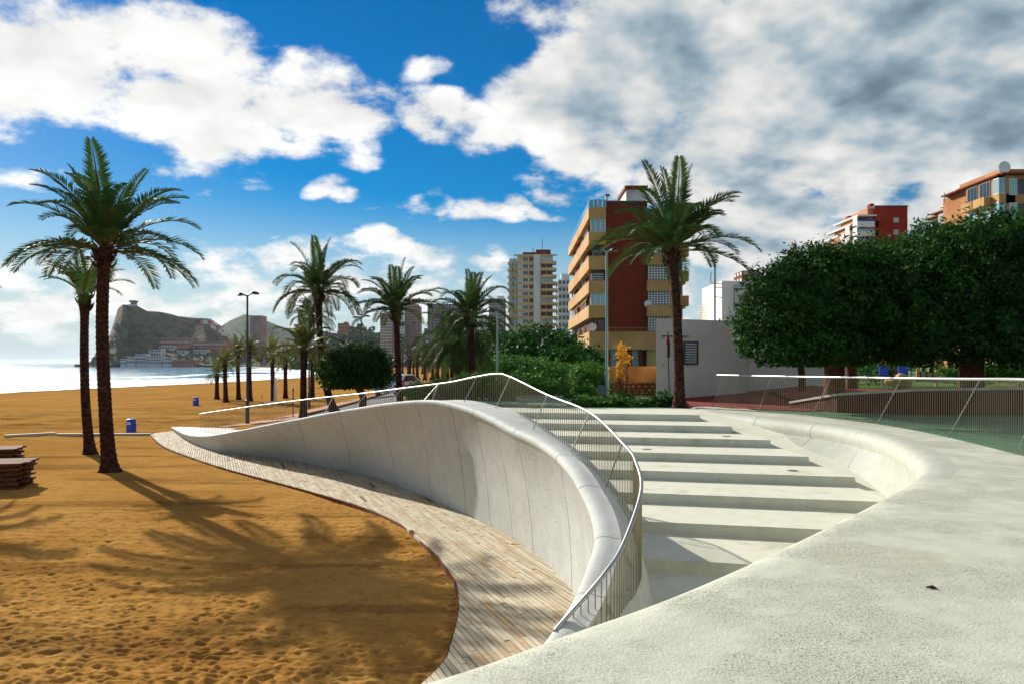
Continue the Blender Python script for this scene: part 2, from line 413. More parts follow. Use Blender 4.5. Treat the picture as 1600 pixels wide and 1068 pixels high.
M_rustwall = varied('rust_stained_wall', srgb('#b3773f'), srgb('#c58a50'), 1.5, .85, .2, None, .01, srgb('#8f5024'))
M_blue = mat('blue_plastic', srgb('#0d3fb4'), .35, .5)
M_carwhite = mat('white_car_paint', srgb('#cfd3d8'), .25, .6)
M_carblue = mat('pale_blue_car_paint', srgb('#8ea6c2'), .25, .6)
M_tyre = mat('tyre_rubber', (.02, .02, .02), .8, .2)
M_signred = mat('sign_red', srgb('#b0201c'), .5, .4)
M_signblue = mat('sign_blue', srgb('#204a8c'), .5, .4)
M_signwhite = mat('sign_white', srgb('#d9d9d6'), .5, .4)
M_ink = mat('dark_lettering', srgb('#2b3038'), .6, .3)
M_crest = mat('crest_print', srgb('#5b4a3c'), .6, .3)
M_headlight = mat('headlight_glass', srgb('#d0d4d8'), .1, .6)
M_arrow = mat('yellow_paint_mark', srgb('#c99a1c'), .7, .2)
M_metalgrey = mat('grey_metal', srgb('#6d7073'), .5, .4, .5)
M_deadleaf = mat('dead_leaf', srgb('#5a2f1c'), .8, .2)
M_yellowfence = mat('yellow_board', srgb('#c9a23c'), .7, .3)
M_boulder = varied('tan_boulder', srgb('#9b7a52'), srgb('#b6956a'), 1.5, .9, .1, 8, .03)
# ================================================================== concrete stairs, wing wall, terrace
ZD = -1.5                                         # boardwalk level
def on_deck(x, y): d = (HC-ZD)*F/(y-567); return np.array([(x-800)/F*d, d])
# wing wall stations: base point, rim point, rim height, width of the top, inner drop, foot of the stair side
def ST(base, rim, zr, w, drop, foot=None): return dict(b=np.array(base), r=np.array(rim), z=zr, w=w, dr=drop, f=foot)
bd = on_deck
def rimp(x, y, d): p = P(x, y, d); return (p.x, p.y), p.z
S = []
def add(base, rim, w, drop, foot=None, inner=None):
    (r, z) = rim; S.append(ST(base, r, z, w, drop, foot)); S[-1]['inn'] = P(*inner) if inner else None
add((-14.62, 34.55), ((-14.66, 34.45), -1.34), .30, .0, (-14.45, 34.95, -1.6))
add(bd(294, 688), rimp(291, 677.5, 29.6), 3.0, -.06, (-12.4, 33.0, -1.6))
add(bd(325, 701), rimp(322, 680, 26.9), 3.5, -.08, (-10.4, 31.1, -1.5))
add(bd(375, 708), rimp(368, 673, 24.6), 2.3, -.06, (-7.9, 28.3, -1.2))
add(bd(462, 719), rimp(450, 657, 22.2), 1.45, -.02, (-5.0, 25.3, -.8))
add(bd(512, 729), rimp(496, 648, 20.6), 1.15, .0, (-3.9, 23.5, -.5))
add(bd(575, 741), rimp(555, 637.5, 19.05), 1.0, .0, (-2.8, 21.6, -.3))
add(bd(637, 763), rimp(615, 628.5, 17.2), .95, .0, (-1.2, 19.4, -.15))
add(bd(700, 790), rimp(676, 625.5, 15.7), .9, .02, (.55, 18.6, -.5))
add(bd(756, 816), rimp(731, 637, 14.4), .8, .03, (1.3, 17.0, -.75), (812,644,14.6))
add(bd(795, 837), rimp(768, 652, 13.34), .74, .05, (1.68, 15.3, -.95), (845,662,13.6))
add(bd(826, 857), rimp(798, 668, 12.40), .68, .07, (1.86, 14.0, -1.1), (875,681,12.9))
add(bd(860, 885), rimp(835, 684.5, 11.34), .62, .10, (1.95, 12.8, -1.25), (908,704,12.2))
add(bd(888, 915), rimp(868, 706, 10.36), .56, .13, (1.95, 11.6, -1.4), (940,734,11.5))
add((.86, 9.43), rimp(894, 733, 9.4), .54, .15, (1.90, 10.6, -1.5), (963,760,10.9))
add((.90, 8.78), rimp(912, 763, 8.75), .50, .15, (1.80, 9.8, -1.6), (981,786,10.2))
add((.92, 8.12), rimp(928, 797, 8.1), .46, .14, (1.70, 9.0, -1.65), (994,818,9.4))
add((.87, 7.40), rimp(936, 838, 7.4), .42, .12, (1.56, 8.2, -1.65), (1000,856,8.5))
add((.78, 7.02), rimp(929, 867, 7.05), .42, .11, (1.42, 7.5, -1.65), (999,885,7.9))
add((.62, 6.46), rimp(910, 919, 6.5), .42, .10, (1.2, 6.7, -1.65), (992,925,7.2))
add((.46, 6.05), rimp(887, 961, 6.1), .40, .08, (.98, 6.0, -1.65), (975,958,6.6))
add((.10, 5.60), ((.08, 5.65), -.80), .34, .05, (.40, 5.35, -1.65))
add((-.34, 5.34), ((-.34, 5.36), -1.18), .22, .02, (-.2, 5.1, -1.65))
add((-.62, 5.27), ((-.62, 5.28), -1.46), .08, .0, (-.58, 5.15, -1.65))
rawR = np.array([s['r'] for s in S])
rows = []
for i, s in enumerate(S):
    t = rawR[min(i+1, len(S)-1)]-rawR[max(i-1, 0)]; t = t/np.linalg.norm(t)
    n = np.array([t[1], -t[0]])                                # towards the beach
    s['n'] = n; inner = s['r']-n*s['w']
    if s['inn'] is not None: inner = np.array(s['inn'][:2]); s['dr'] = s['z']-s['inn'][2]
    rows.append(list(s['b'])+list(s['r'])+[s['z']]+list(inner)+[s['z']-s['dr']]+list(s['f'])+list(n))
SUB = 10
curve, par = catmull(rows, SUB)
def wing_section(r):
    b = r[0:2]; rm = r[2:4]; z = r[4]; inn = r[5:7]; zi = r[7]; ft = r[8:11]; n = r[11:13]/np.linalg.norm(r[11:13])
    hgt = max(z-ZD, .05); k = .72*min(1.0, hgt/.5)                 # the roll shrinks towards the tips
    w = np.linalg.norm(inn-rm); k = min(k, w/.3)
    def q(o, dz): p = rm+n*o; return (p[0], p[1], z+dz)
    lo = (b[0], b[1], ZD-.12)
    w1 = q(-.03*k, -.20*k)
    mids = []
    for f_, bow in ((.3, .05), (.6, .06)):
        mids.append((lo[0]+(w1[0]-lo[0])*f_-n[0]*bow*k, lo[1]+(w1[1]-lo[1])*f_-n[1]*bow*k, lo[2]+(w1[2]-lo[2])*f_))
    sec = [lo]+mids+[w1, q(.02*k, -.15*k), q(.05*k, -.10*k), q(.06*k, -.055*k), q(.045*k, -.012*k), q(.0, .014*k), q(-.06*k, .022*k), q(-.14*k, .016*k), q(-.20*k, .0), q(-.28*k, -.004)]
    m = (rm*.35+inn*.65); sec.append((m[0], m[1], z*.37+zi*.63))
    sec.append((inn[0]+n[0]*.05*k, inn[1]+n[1]*.05*k, zi+.005))
    sec.append((inn[0], inn[1], zi-.04*k))
    sec.append(((inn[0]*.5+ft[0]*.5), (inn[1]*.5+ft[1]*.5), (zi-.04)*.42+ft[2]*.58))
    sec.append((ft[0], ft[1], ft[2]-.1))
    return sec
def loft(name, secs, material, parent, closed=True, caps=True, gap=0.0, uvk=1.0):
    n = len(secs); k = len(secs[0]); A = np.array(secs)
    if gap:
        for a, b_ in ((0, 1), (n-1, n-2)):
            dvec = A[b_]-A[a]; L = np.linalg.norm(dvec, axis=1).max(); A[a] = A[a]+dvec*(gap/max(L, 1e-3))
    V = A.reshape(-1, 3); Fc = []
    for i in range(n-1):
        for j in range(k if closed else k-1):
            j2 = (j+1) % k
            Fc.append((i*k+j, (i+1)*k+j, (i+1)*k+j2, i*k+j2))
    if caps: Fc.append(tuple(range(k))); Fc.append(tuple((n-1)*k+j for j in reversed(range(k))))
    me = mesh(name, V, Fc, material, True, 38)
    uv = me.uv_layers.new(name='UVMap')
    arc = np.concatenate([[0], np.cumsum(np.linalg.norm(np.diff(A[:, 0, :], axis=0), axis=1))])
    u = np.repeat(arc, k); vv = V[:, 2]
    li = np.empty(len(me.loops), np.int32); me.loops.foreach_get('vertex_index', li)
    uv.data.foreach_set('uv', np.stack([u[li]*uvk, vv[li]], 1).astype(np.float32).ravel())
    return link(name, me, None, parent)
wing = empty('curved_wing_wall', (-2.4, 18.5, ZD))
tag(wing, 'white concrete wing wall sweeping up from the sand beside the stairs', 'wall')
wing_par = Matrix.Translation(wing.location).inverted()
def child_fix(o, par_): o.matrix_parent_inverse = Matrix.Translation(par_.location).inverted()
joints = [0, 2.6, 4.3, 5.6, 6.7, 7.6, 8.5, 9.25, 10.2, 11.25, 13.2, 14.9, 17.05, 19.2, len(S)-1]
secs = [wing_section(r) for r in curve]
def sec_at(u):
    i = int(u*SUB); f_ = u*SUB-i
    if i >= len(secs)-1: return secs[-1]
    return [tuple(np.array(a)*(1-f_)+np.array(b)*f_) for a, b in zip(secs[i], secs[i+1])]
for a, b in zip(joints[:-1], joints[1:]):
    mids = [secs[i] for i in range(len(secs)) if a+.04 < par[i] < b-.04]
    o = loft('concrete_panel', [sec_at(a)]+mids+[sec_at(b)], M_wall, wing, gap=.010)
    child_fix(o, wing)

# ---- terrace: worn slab the photographer stands on, with a rolled inner rim
rim_px = [(1078,637.5,-.06),(1096,640,0),(1113,643,0),(1150,647,0),(1200,653,0),(1250,658.5,0),(1300,665,0),(1345,673,0),(1380,683,0),(1410,697,0),(1430,711,0),(1440,724,0),(1432,738,0),(1400,757,0),
          (1350,785,0),(1275,820,0),(1200,854,0),(1100,897,0),(1000,935,0),(880,975,0),(750,1020,0),(600,1064,0)]
rim = []
for x, y, z in rim_px:
    d = (HC-z)*F/(y-567); rim.append(((x-800)/F*d, d))
rim += [(-1.05, 3.18), (-1.9, 2.75), (-3.2, 2.3), (-5.2, 1.8), (-8.5, 1.3), (-13, .9)]
feet = [(5.0,22.6,-.2),(5.05,22.1,-.22),(5.12,21.6,-.25),(5.35,20.8,-.32),(5.7,19.4,-.48),(5.98,18.1,-.6),(6.22,16.9,-.75),(6.40,15.7,-.88),(6.42,14.3,-1.0),(6.2,12.9,-1.15),(5.75,11.7,-1.3),(5.3,10.9,-1.4),(4.8,10.1,-1.5),(4.2,9.3,-1.6)]
while len(feet) < len(rim): feet.append((np.nan,)*3)
rr = []
for i, p in enumerate(rim):
    a = np.array(rim[max(i-1, 0)]); b = np.array(rim[min(i+1, len(rim)-1)]); t = (b-a)/np.linalg.norm(b-a)
    n = np.array([t[1], -t[0]])                                # outward (away from the well)
    n = -n if False else n
    f_ = feet[i]
    if np.isnan(f_[0]):
        q = np.array(p); inw = np.array([t[1], -t[0]]); q = q+inw*.0; f_ = (q[0]+inw[0]*.05, q[1]+inw[1]*.05, -1.75)
    rr.append([p[0], p[1], *f_, *n])
rc, rpar = catmull(rr, 8)
def rim_section(r, i):
    p = r[0:2]; ft = r[2:5]; n = r[5:7]/np.linalg.norm(r[5:7])           # n points into the well
    u = rpar[i]; near = min(1, max(0, (u-9.5)/3.0))                     # the near rim is a flatter chamfer
    def q(o, z): a = p+n*o; return (a[0], a[1], z)
    sec = [q(-.42, 0.0), q(-.26, -.002), q(-.12, -.014), q(-.03, -.05), q(.02, -.11), q(.05, -.18), q(.045, -.26), q(.03, -.34)]
    a = np.array(sec[-1])
    sec += [tuple(a*.5+np.array(ft)*.5+np.array((n[0]*-.03, n[1]*-.03, 0))), tuple(ft+np.array((0, 0, -.1)))]
    back = q(-.42, -.5); sec = sec+[(back[0], back[1], -1.9), ]
    return sec
terrace = empty('terrace', (4, 4, 0)); tag(terrace, kind='structure')
rsecs = [rim_section(r, i) for i, r in enumerate(rc)]
rj = [0, 1.7, 3.7, 5.45, 7.0, 12.4, 16.5, 19.6, len(rim)-1]
for a, b in zip(rj[:-1], rj[1:]):
    ids = [i for i in range(len(rsecs)) if a-1e-6 <= rpar[i] <= b+1e-6]
    if rpar[ids[0]] > a+1e-6: ids = [ids[0]-1]+ids
    o = loft('rim_panel', [rsecs[i] for i in ids], M_bowl if b <= 12.5 else M_slab, terrace, gap=.009 if b <= 7.1 else 0)
    child_fix(o, terrace)
outer = [(6.25, 26.0), (6.7, 25.3), (7.25, 23.6), (7.9, 21.9), (8.35, 19.6), (8.45, 17.6), (8.25, 15.1), (7.75, 12.2), (7.2, 9.5), (6.6, 6.0), (6.3, 2.0), (6.3, -6.0)]
outc, _ = catmull(outer, 8)
inn = [rsecs[i][0] for i in range(len(rsecs))]
poly = [(p[0], p[1]) for p in inn]+[(-13, -6)]+[(p[0], p[1]) for p in outc[::-1]]
V = [(p[0], p[1], 0) for p in poly]; n = len(V); ni = len(inn)
Fc = [tuple(range(n))]
for i in range(ni, n):                                        # skirt on the street side
    pass
V += [(p[0], p[1], -.5) for p in poly]
for i in range(ni, n-1): Fc.append((i, n+i, n+i+1, i+1))
o = link('top_slab', mesh('top_slab', V, Fc, M_slab), None, terrace); child_fix(o, terrace)

# ---- stairs
stairs = empty('staircase', (3.5, 16, -.7)); tag(stairs, 'wide white concrete staircase descending inside the curved walls', 'stairs')
RI = .17; TR = 1.7
def nose(n, x): return 22.1-TR*(n-1)-.24*(x-3.5)
lefts = [-1.2, -.6, .2, .75, 1.1, 1.3, 1.35, 1.3, 1.2, .8]; rights = [5.10, 5.48, 5.86, 6.08, 6.28, 6.28, 6.05, 5.0, 4.0, 3.2]
for k in range(10):
    n_ = k+1; zt = -RI*k; x0 = lefts[k]; x1 = rights[k]
    me = MB(); pts = []
    fr = [(x0, nose(n_, x0)), (x1, nose(n_, x1))]
    dep = TR+.06 if k else 2.4
    bk = [(x1, nose(n_, x1)+dep), (x0, nose(n_, x0)+dep)]
    bm = bmesh.new()
    vs_ = [bm.verts.new((p[0], p[1], zt-RI-.06)) for p in fr+bk]+[bm.verts.new((p[0], p[1], zt)) for p in fr+bk]
    for f in ((0,3,2,1),(4,5,6,7),(0,1,5,4),(1,2,6,5),(2,3,7,6),(3,0,4,7)): bm.faces.new([vs_[i] for i in f])
    bm.edges.ensure_lookup_table()
    ed = [e for e in bm.edges if all(v.co.z > zt-.01 for v in e.verts)]
    bmesh.ops.bevel(bm, geom=ed, offset=.012, segments=2, affect='EDGES')
    m_ = bpy.data.meshes.new('step'); bm.to_mesh(m_); bm.free(); m_.materials.append(M_step)
    o = link('step', m_, None, stairs); child_fix(o, stairs)
def ramp_z(x, y): return -RI-.1*(22.1-.24*(x-3.5)-y)-.004
g = MB()
xs = np.linspace(-1.0, 7.4, 22); ys = np.linspace(5, 25.4, 46)
V = [(x, y, min(max(ramp_z(x, y), -1.62), -.03)) for y in ys for x in xs]; nx = len(xs)
Fc = [(j*nx+i, j*nx+i+1, (j+1)*nx+i+1, (j+1)*nx+i) for j in range(len(ys)-1) for i in range(nx-1)
      if xs[i] > np.interp(ys[j], [5, 8, 9.5, 11, 14, 17, 19, 20, 23], [.9, 1.35, 1.5, 1.45, 1.2, .6, -.1, -.3, -.3])]
o = link('ramp', mesh('ramp', V, Fc, M_step, True), None, stairs); child_fix(o, stairs)
for (x, y) in ((1135, 681), (1239, 734.5), (1011, 701)):        # round drain covers set into the treads
    zt = {681: -2*RI, 734.5: -4*RI, 701: -3*RI}[y]
    d = (HC-zt)*F/(y-567)
    c = MB(); c.tube([(0, 0, -.02), (0, 0, .004)], .11, 20); c.tube([(0, 0, 0), (0, 0, .008)], .085, 20)
    o = c.build('drain_cover', M_metalgrey, stairs); child_fix(o, stairs); o.location = Vector(((x-800)/F*d, d, zt))

# ================================================================== railings
def frame_pts(pts, sub=10): c, _ = catmull(pts, sub); return [Vector(p) for p in c]
def arc(pts):
    s = [0.0]
    for a, b in zip(pts[:-1], pts[1:]): s.append(s[-1]+(Vector(b)-Vector(a)).length)
    return s
def sample(pts, s, q):
    for i in range(len(s)-1):
        if s[i] <= q <= s[i+1]:
            f_ = (q-s[i])/max(s[i+1]-s[i], 1e-6); return Vector(pts[i]).lerp(Vector(pts[i+1]), f_)
    return Vector(pts[-1])
unit_bar = MB(); unit_bar.tube([(0, 0, 0), (0, 0, 1)], 1, 5, False); BAR = unit_bar.mesh('baluster', M_bar, True)
def railing(name, label, top, foot_fn, spac, posts, rad):
    base = Vector((top[0].x, top[0].y, top[0].z-1)); root = empty(name, base); tag(root, label, 'railing', None)
    hr = MB(); hr.tube(top, rad, 10); o = hr.build('handrail', M_steel, root, True, 60); child_fix(o, root)
    s = arc(top); q = .05; nb = 0
    while q < s[-1]-.02:
        p = sample(top, s, q); f_ = foot_fn(p)
        if f_ is not None and p.z-f_ > .06:
            b = bpy.data.objects.new('baluster', BAR); COL.objects.link(b); b.parent = root
            b.matrix_parent_inverse = Matrix.Translation(base).inverted()
            b.location = (p.x, p.y, f_); b.scale = (.0050, .0050, p.z-f_-.01); nb += 1
        q += spac(p)
    low = []                                                   # thin bottom wire carrying the bars
    for a, b in posts:
        m_ = MB(); m_.tube([a, b], .010, 6); o = m_.build('post', M_steel, root, True, 60); child_fix(o, root)
    return root, nb
top_px = [(868,985,5.95),(877,973,6.0),(942,899,6.2),(975,847,6.7),(1002,765,7.6),(994,722,8.5),(978,697,9.3),(922,644,11.2),(855,616,12.9),(797,588,14.9),(775,583.5,15.6),(740,589,16.3),(700,597,17.3),(637,605,19.2),
          (575,613,21.2),(528,618,22.8),(465,625,25),(387,635,28),(312,646,31)]
top_px[1:2] = [(877,973,6.0)]
ltop = frame_pts([P(*p) for p in top_px], 8)
inner_line = [(r[5], r[6], r[7]) for r in curve]
IL = np.array(inner_line)
def left_foot(p):
    d2 = (IL[:, 0]-p.x)**2+(IL[:, 1]-p.y)**2; i = int(d2.argmin())
    return float(min(IL[i, 2], p.z-.02))
post_px = [((950,861),(990,786)),((936,769),(975,694)),((889,710),(920,643)),((831,668),(855,616)),((773,637),(797,588)),((727,630),(744,589)),((672,623),(685,599))]
lposts = []
for (b, t) in post_px:
    # the foot stands on the wall top; find its depth on the top surface, the head joins the rail
    best = None
    for i in range(len(curve)):
        r = curve[i]
        for f_ in (.55, .75):
            q = (r[2]*(1-f_)+r[5]*f_, r[3]*(1-f_)+r[6]*f_, r[4]*(1-f_)+r[7]*f_)
            e = (800+F*q[0]/q[1]-b[0])**2+(567+F*(HC-q[2])/q[1]-b[1])**2
            if best is None or e < best[0]: best = (e, q)
    bt = min(ltop, key=lambda v: (800+F*v.x/v.y-t[0])**2+(567+F*(HC-v.z)/v.y-t[1])**2)
    lposts.append((Vector(best[1])-Vector((0, 0, .03)), bt))
for u in (7.0, 6.0, 5.0, 4.0, 3.0, 2.2):                      # posts further down the wing
    r = curve[int(u*SUB)]; f_ = .7
    q = Vector((r[2]*(1-f_)+r[5]*f_, r[3]*(1-f_)+r[6]*f_, r[4]*(1-f_)+r[7]*f_-.03))
    bt = min(ltop, key=lambda v: (v.x-q.x-.3)**2+(v.y-q.y)**2); lposts.append((q, bt))
_, nb1 = railing('wing_railing', 'curving steel railing with thin bars along the top of the wing wall', ltop, left_foot,
        lambda p: .085 if p.y < 18 else .125, lposts, .0175)
rt = []
for (x, y, d, h) in ((1121,585.5,25.4,0),(1180,586.5,23.2,0),(1250,588,21.3,0),(1330,589,19.2,0),(1420,590.5,16.9,0),(1510,591.5,14.6,0),(1600,592.5,12.2,0)):
    rt.append(P(x, y, d))
last = rt[-1]; rt += [Vector((7.35, 10.0, 1.14)), Vector((6.9, 7.0, 1.12)), Vector((6.6, 4.0, 1.1))]
rtop = frame_pts(rt, 8)
rposts = []
for (b, t) in (((1113,634),(1133,587)),((1185,640),(1207,588)),((1268,648),(1298,589.5)),((1370,661),(1409,591)),((1481,682),(1527,592.5)),((1587,709),(1640,594))):
    d = HC*F/(b[1]-567); q = Vector(((b[0]-800)/F*d, d, -.02))
    bt = min(rtop, key=lambda v: (800+F*v.x/v.y-t[0])**2+(567+F*(HC-v.z)/v.y-t[1])**2); rposts.append((q, bt))
rposts += [(Vector((7.0, 9.0, -.02)), rtop[-18]), (Vector((6.6, 6.2, -.02)), rtop[-9])]
_, nb2 = railing('street_railing', 'steel railing with thin bars between the terrace and the green paving', rtop, lambda p: .02, lambda p: .09, rposts, .029)
print('bars', nb1, nb2)

# ================================================================== boardwalk
out_px = [(235,678),(256,696),(294,711.5),(350,730),(440,754),(481,765),(559,788),(606,807),(637,824),(662,845.5),(681.5,863),(694.5,880),(711,902.5),(717,928.6),(716,961),(704,1007),(693,1033)]
oute = [tuple(on_deck(*p)) for p in out_px]+[(-.95, 6.9), (-1.5, 5.6), (-2.2, 4.2)]
outv, _ = catmull(oute, 6)
base_in = [tuple(curve[i][0:2]) for i in range(0, 14*SUB, 3)]
inne = [(-14.9, 33.4)]+[(p[0]+.12, p[1]+.05) for p in base_in]+[(1.7, 9.2), (1.9, 8.0), (1.6, 5.6), (.5, 4.2)]
dpoly = [tuple(p) for p in outv]+inne[::-1]
vdir = np.array([.35, -.937]); vdir /= np.linalg.norm(vdir); udir = np.array([-vdir[1], vdir[0]])
DP = np.array(dpoly); UV = np.stack([DP@udir, DP@vdir], 1)
def cuts(u):
    c = []
    for a, b in zip(UV, np.roll(UV, -1, 0)):
        if (a[0]-u)*(b[0]-u) < 0: c.append(a[1]+(u-a[0])/(b[0]-a[0])*(b[1]-a[1]))
    return sorted(c)
PW = .068; planks = []
u = UV[:, 0].min()+.01
while u < UV[:, 0].max()-PW:
    c0, c1 = cuts(u+.004), cuts(u+PW-.004)
    if len(c0) != len(c1) or len(c0) % 2:
        c0 = c1 = cuts(u+PW/2)
    if len(c0) % 2 == 0:
        for k in range(0, len(c0)-1, 2):
            a0, b0, a1, b1 = c0[k], c0[k+1], c1[k], c1[k+1]
            s0 = max(a0, a1); e0 = min(b0, b1)
            if e0-s0 < .05: continue
            cutp = [s0]; q = s0+rnd.uniform(.2, 1.1)
            while q < e0-.25: cutp.append(q); q += rnd.uniform(.6, 1.3)
            cutp.append(e0)
            for i in range(len(cutp)-1):
                st0 = a0 if i == 0 else cutp[i]+.004; st1 = a1 if i == 0 else cutp[i]+.004
                en0 = b0 if i == len(cutp)-2 else cutp[i+1]-.004; en1 = b1 if i == len(cutp)-2 else cutp[i+1]-.004
                planks.append(((u+.006, st0), (u+.006, en0), (u+PW-.006, en1), (u+PW-.006, st1)))
    u += PW
board = empty('boardwalk', (-2, 14, ZD)); tag(board, kind='structure')
def plank_geo(pl):
    zt = ZD+rnd.uniform(-.005, .006); tilt = rnd.uniform(-.003, .003)
    q = [udir*a+vdir*b for a, b in pl]
    top = [(p[0], p[1], zt+(tilt if i in (0, 3) else -tilt)) for i, p in enumerate(q)]
    bot = [(p[0], p[1], zt-.05) for p in q]
    return bot+top, [(0,1,2,3),(7,6,5,4),(0,4,5,1),(1,5,6,2),(2,6,7,3),(3,7,4,0)]
def screen_area(pl):
    q = [udir*a+vdir*b for a, b in pl]; s = 0; pr = [(F*p[0]/p[1], F*(HC-ZD)/p[1]) for p in q]
    for i in range(4): a = pr[i]; b = pr[(i+1) % 4]; s += a[0]*b[1]-a[1]*b[0]
    c = sum(p[0] for p in pr)/4+800; yy = sum(p[1] for p in pr)/4+567
    vis = 200 < c < 905 and 660 < yy < 1035 and (yy < 1068-(c-600)*.34)
    return abs(s)/2*(1 if vis else 0)
planks.sort(key=screen_area, reverse=True)
def tint_attr(me, vals):
    a = me.attributes.new('tint', 'FLOAT', 'FACE'); a.data.foreach_set('value', vals)
for pl in planks[:300]:
    v_, f_ = plank_geo(pl); me = mesh('plank', v_, f_, M_wood); tint_attr(me, [rnd.random()]*6)
    o = link('plank', me, None, board); child_fix(o, board)
V = []; Fc = []; tv = []
for pl in planks[300:]:
    v_, f_ = plank_geo(pl); b = len(V); V += v_; Fc += [tuple(b+i for i in f) for f in f_]; t = rnd.random(); tv += [t]*6
me = mesh('planks', V, Fc, M_wood); tint_attr(me, tv)
o = link('planks', me, None, board); child_fix(o, board); o['kind'] = 'stuff'
bed = mesh('boardwalk_bed', [(p[0], p[1], ZD-.045) for p in dpoly], [tuple(range(len(dpoly)))], M_oldwood)
o = link('under_frame', bed, None, board); child_fix(o, board)
# edge board along the sand
eb = MB(); ov = [Vector((p[0], p[1], 0)) for p in outv]
for a, b in zip(ov[:-1], ov[1:]):
    t = (b-a).normalized(); nn = Vector((t.y, -t.x, 0))*.02
    eb.prism([(a+nn)[:2], (b+nn)[:2], (b-nn*0)[:2], (a-nn*0)[:2]], ZD-.16, ZD-.012)
o = eb.build('edge_board', M_oldwood, board); child_fix(o, board)
print('planks', len(planks))

# ================================================================== ground
line_pts = [(-40, 34.9), (-14.6, 34.85), (-12.4, 33.0), (-10.4, 31.1), (-7.9, 28.3), (-5.0, 25.3), (-3.9, 23.5), (-2.8, 21.6), (-1.6, 20.2), (-.2, 24.4), (400, 24.4)]
LX = np.array([p[0] for p in line_pts]); LY = np.array([p[1] for p in line_pts])
def shore_x(Y):
    return np.interp(Y, [0, 60, 120, 150, 200, 250, 400, 650, 900, 2000, 9000], [-84, -80, -76, -72, -65.5, -64, -95, -170, -290, -900, -5000])
def zg(X, Y):
    X = np.asarray(X, float); Y = np.asarray(Y, float)
    beach = np.clip(-3.0+(X-shore_x(Y))*.027, -7, -1.56)
    beach = np.where((X < 1) & (Y < 30), np.minimum(beach, -1.57), beach)
    land = -1.5*np.clip((-2-X)/12, 0, 1)-.12
    behind = Y > np.interp(X, LX, LY)
    z = np.where(behind, np.maximum(beach, np.where(X > -14, land, -9)), beach)
    z = np.where((~behind) & (X > .3), -1.78, z)
    return z
def ground_point(x, y, dz=0.0):
    d = 6.0
    while d < 3000:
        if HC-(y-567)/F*d <= float(zg((x-800)/F*d, d))+dz and d > 24: break
        d *= 1.003
    X = (x-800)/F*d; return Vector((X, d, float(zg(X, d))))
ang = np.concatenate([np.linspace(-82, -37, 60, endpoint=False), np.linspace(-37, 6, 560, endpoint=False), np.linspace(6, 40, 90, endpoint=False), np.linspace(40, 82, 20)])*math.pi/180
rad = np.concatenate([np.geomspace(2.5, 6, 20, endpoint=False), np.geomspace(6, 20, 520, endpoint=False), np.geomspace(20, 36, 130, endpoint=False), np.geomspace(36, 64, 140, endpoint=False), np.geomspace(64, 300, 90, endpoint=False), np.geomspace(300, 9000, 50)])
AA, RR = np.meshgrid(ang, rad); X = RR*np.sin(AA); Y = RR*np.cos(AA); Z = zg(X, Y)
# soft undulation, ripples and footprints on the near sand
def vnoise(X, Y, s, seed):
    r_ = np.random.RandomState(seed); tab = r_.rand(256, 256); gx = X*s; gy = Y*s
    ix = np.floor(gx).astype(int); iy = np.floor(gy).astype(int); fx = gx-ix; fy = gy-iy; fx = fx*fx*(3-2*fx); fy = fy*fy*(3-2*fy)
    g_ = lambda a, b: tab[a % 256, b % 256]
    return (g_(ix, iy)*(1-fx)+g_(ix+1, iy)*fx)*(1-fy)+(g_(ix, iy+1)*(1-fx)+g_(ix+1, iy+1)*fx)*fy-.5
beachmask = (X < .4) & (Z < -1.2) & (RR < 400)
Z = Z+beachmask*(vnoise(X, Y, .35, 1)*.06+vnoise(X, Y, 1.1, 2)*.022+vnoise(X+.3*Y, Y, 3.2, 3)*.010*(RR < 40)+vnoise(X, Y, 9.5, 4)*.004*(RR < 30))
mid = beachmask & (RR > 31) & (RR < 60)
for y0, sl in ((36.6, .02), (38.2, .03), (41.5, -.03), (43.0, -.02), (47.5, .05)):            # wheel ruts across the open beach
    dd_ = Y-y0-sl*(X+20)-.5*vnoise(X, Y*0, .12, 77); Z = Z+mid*(-.09*np.exp(-(dd_/.22)**2)+.06*np.exp(-((np.abs(dd_)-.42)/.2)**2))*(.6+vnoise(X, Y, .6, 31))
Z = Z+mid*vnoise(X, Y, 1.7, 15)*.07*np.clip((RR-30)/5, 0, 1)
nd = 0
for _ in range(30000):
    rr_ = 6.8*math.exp(nrs.rand()*1.62); aa_ = R(-37+nrs.rand()*40)
    cx, cy = rr_*math.sin(aa_), rr_*math.cos(aa_)
    if cx > .3: continue
    w = nrs.uniform(.015, .042); dep = nrs.uniform(.004, .020)*w/.04*(.55 if rr_ > 18 else 1)
    i0, i1 = np.searchsorted(rad, [rr_-.45, rr_+.45]); j0, j1 = np.searchsorted(ang, [aa_-.45/rr_, aa_+.45/rr_])
    if i1 <= i0 or j1 <= j0: continue
    dx = X[i0:i1, j0:j1]-cx; dy = Y[i0:i1, j0:j1]-cy; th = nrs.uniform(-.7, .7); u_ = (dx*math.cos(th)+dy*math.sin(th))/(w*1.9); v_ = (-dx*math.sin(th)+dy*math.cos(th))/w
    q2 = u_*u_+v_*v_
    Z[i0:i1, j0:j1] += np.where(beachmask[i0:i1, j0:j1], -dep*np.exp(-q2*1.3)+dep*.25*np.exp(-((np.sqrt(q2)-1.6)**2)*3.0), 0); nd += 1
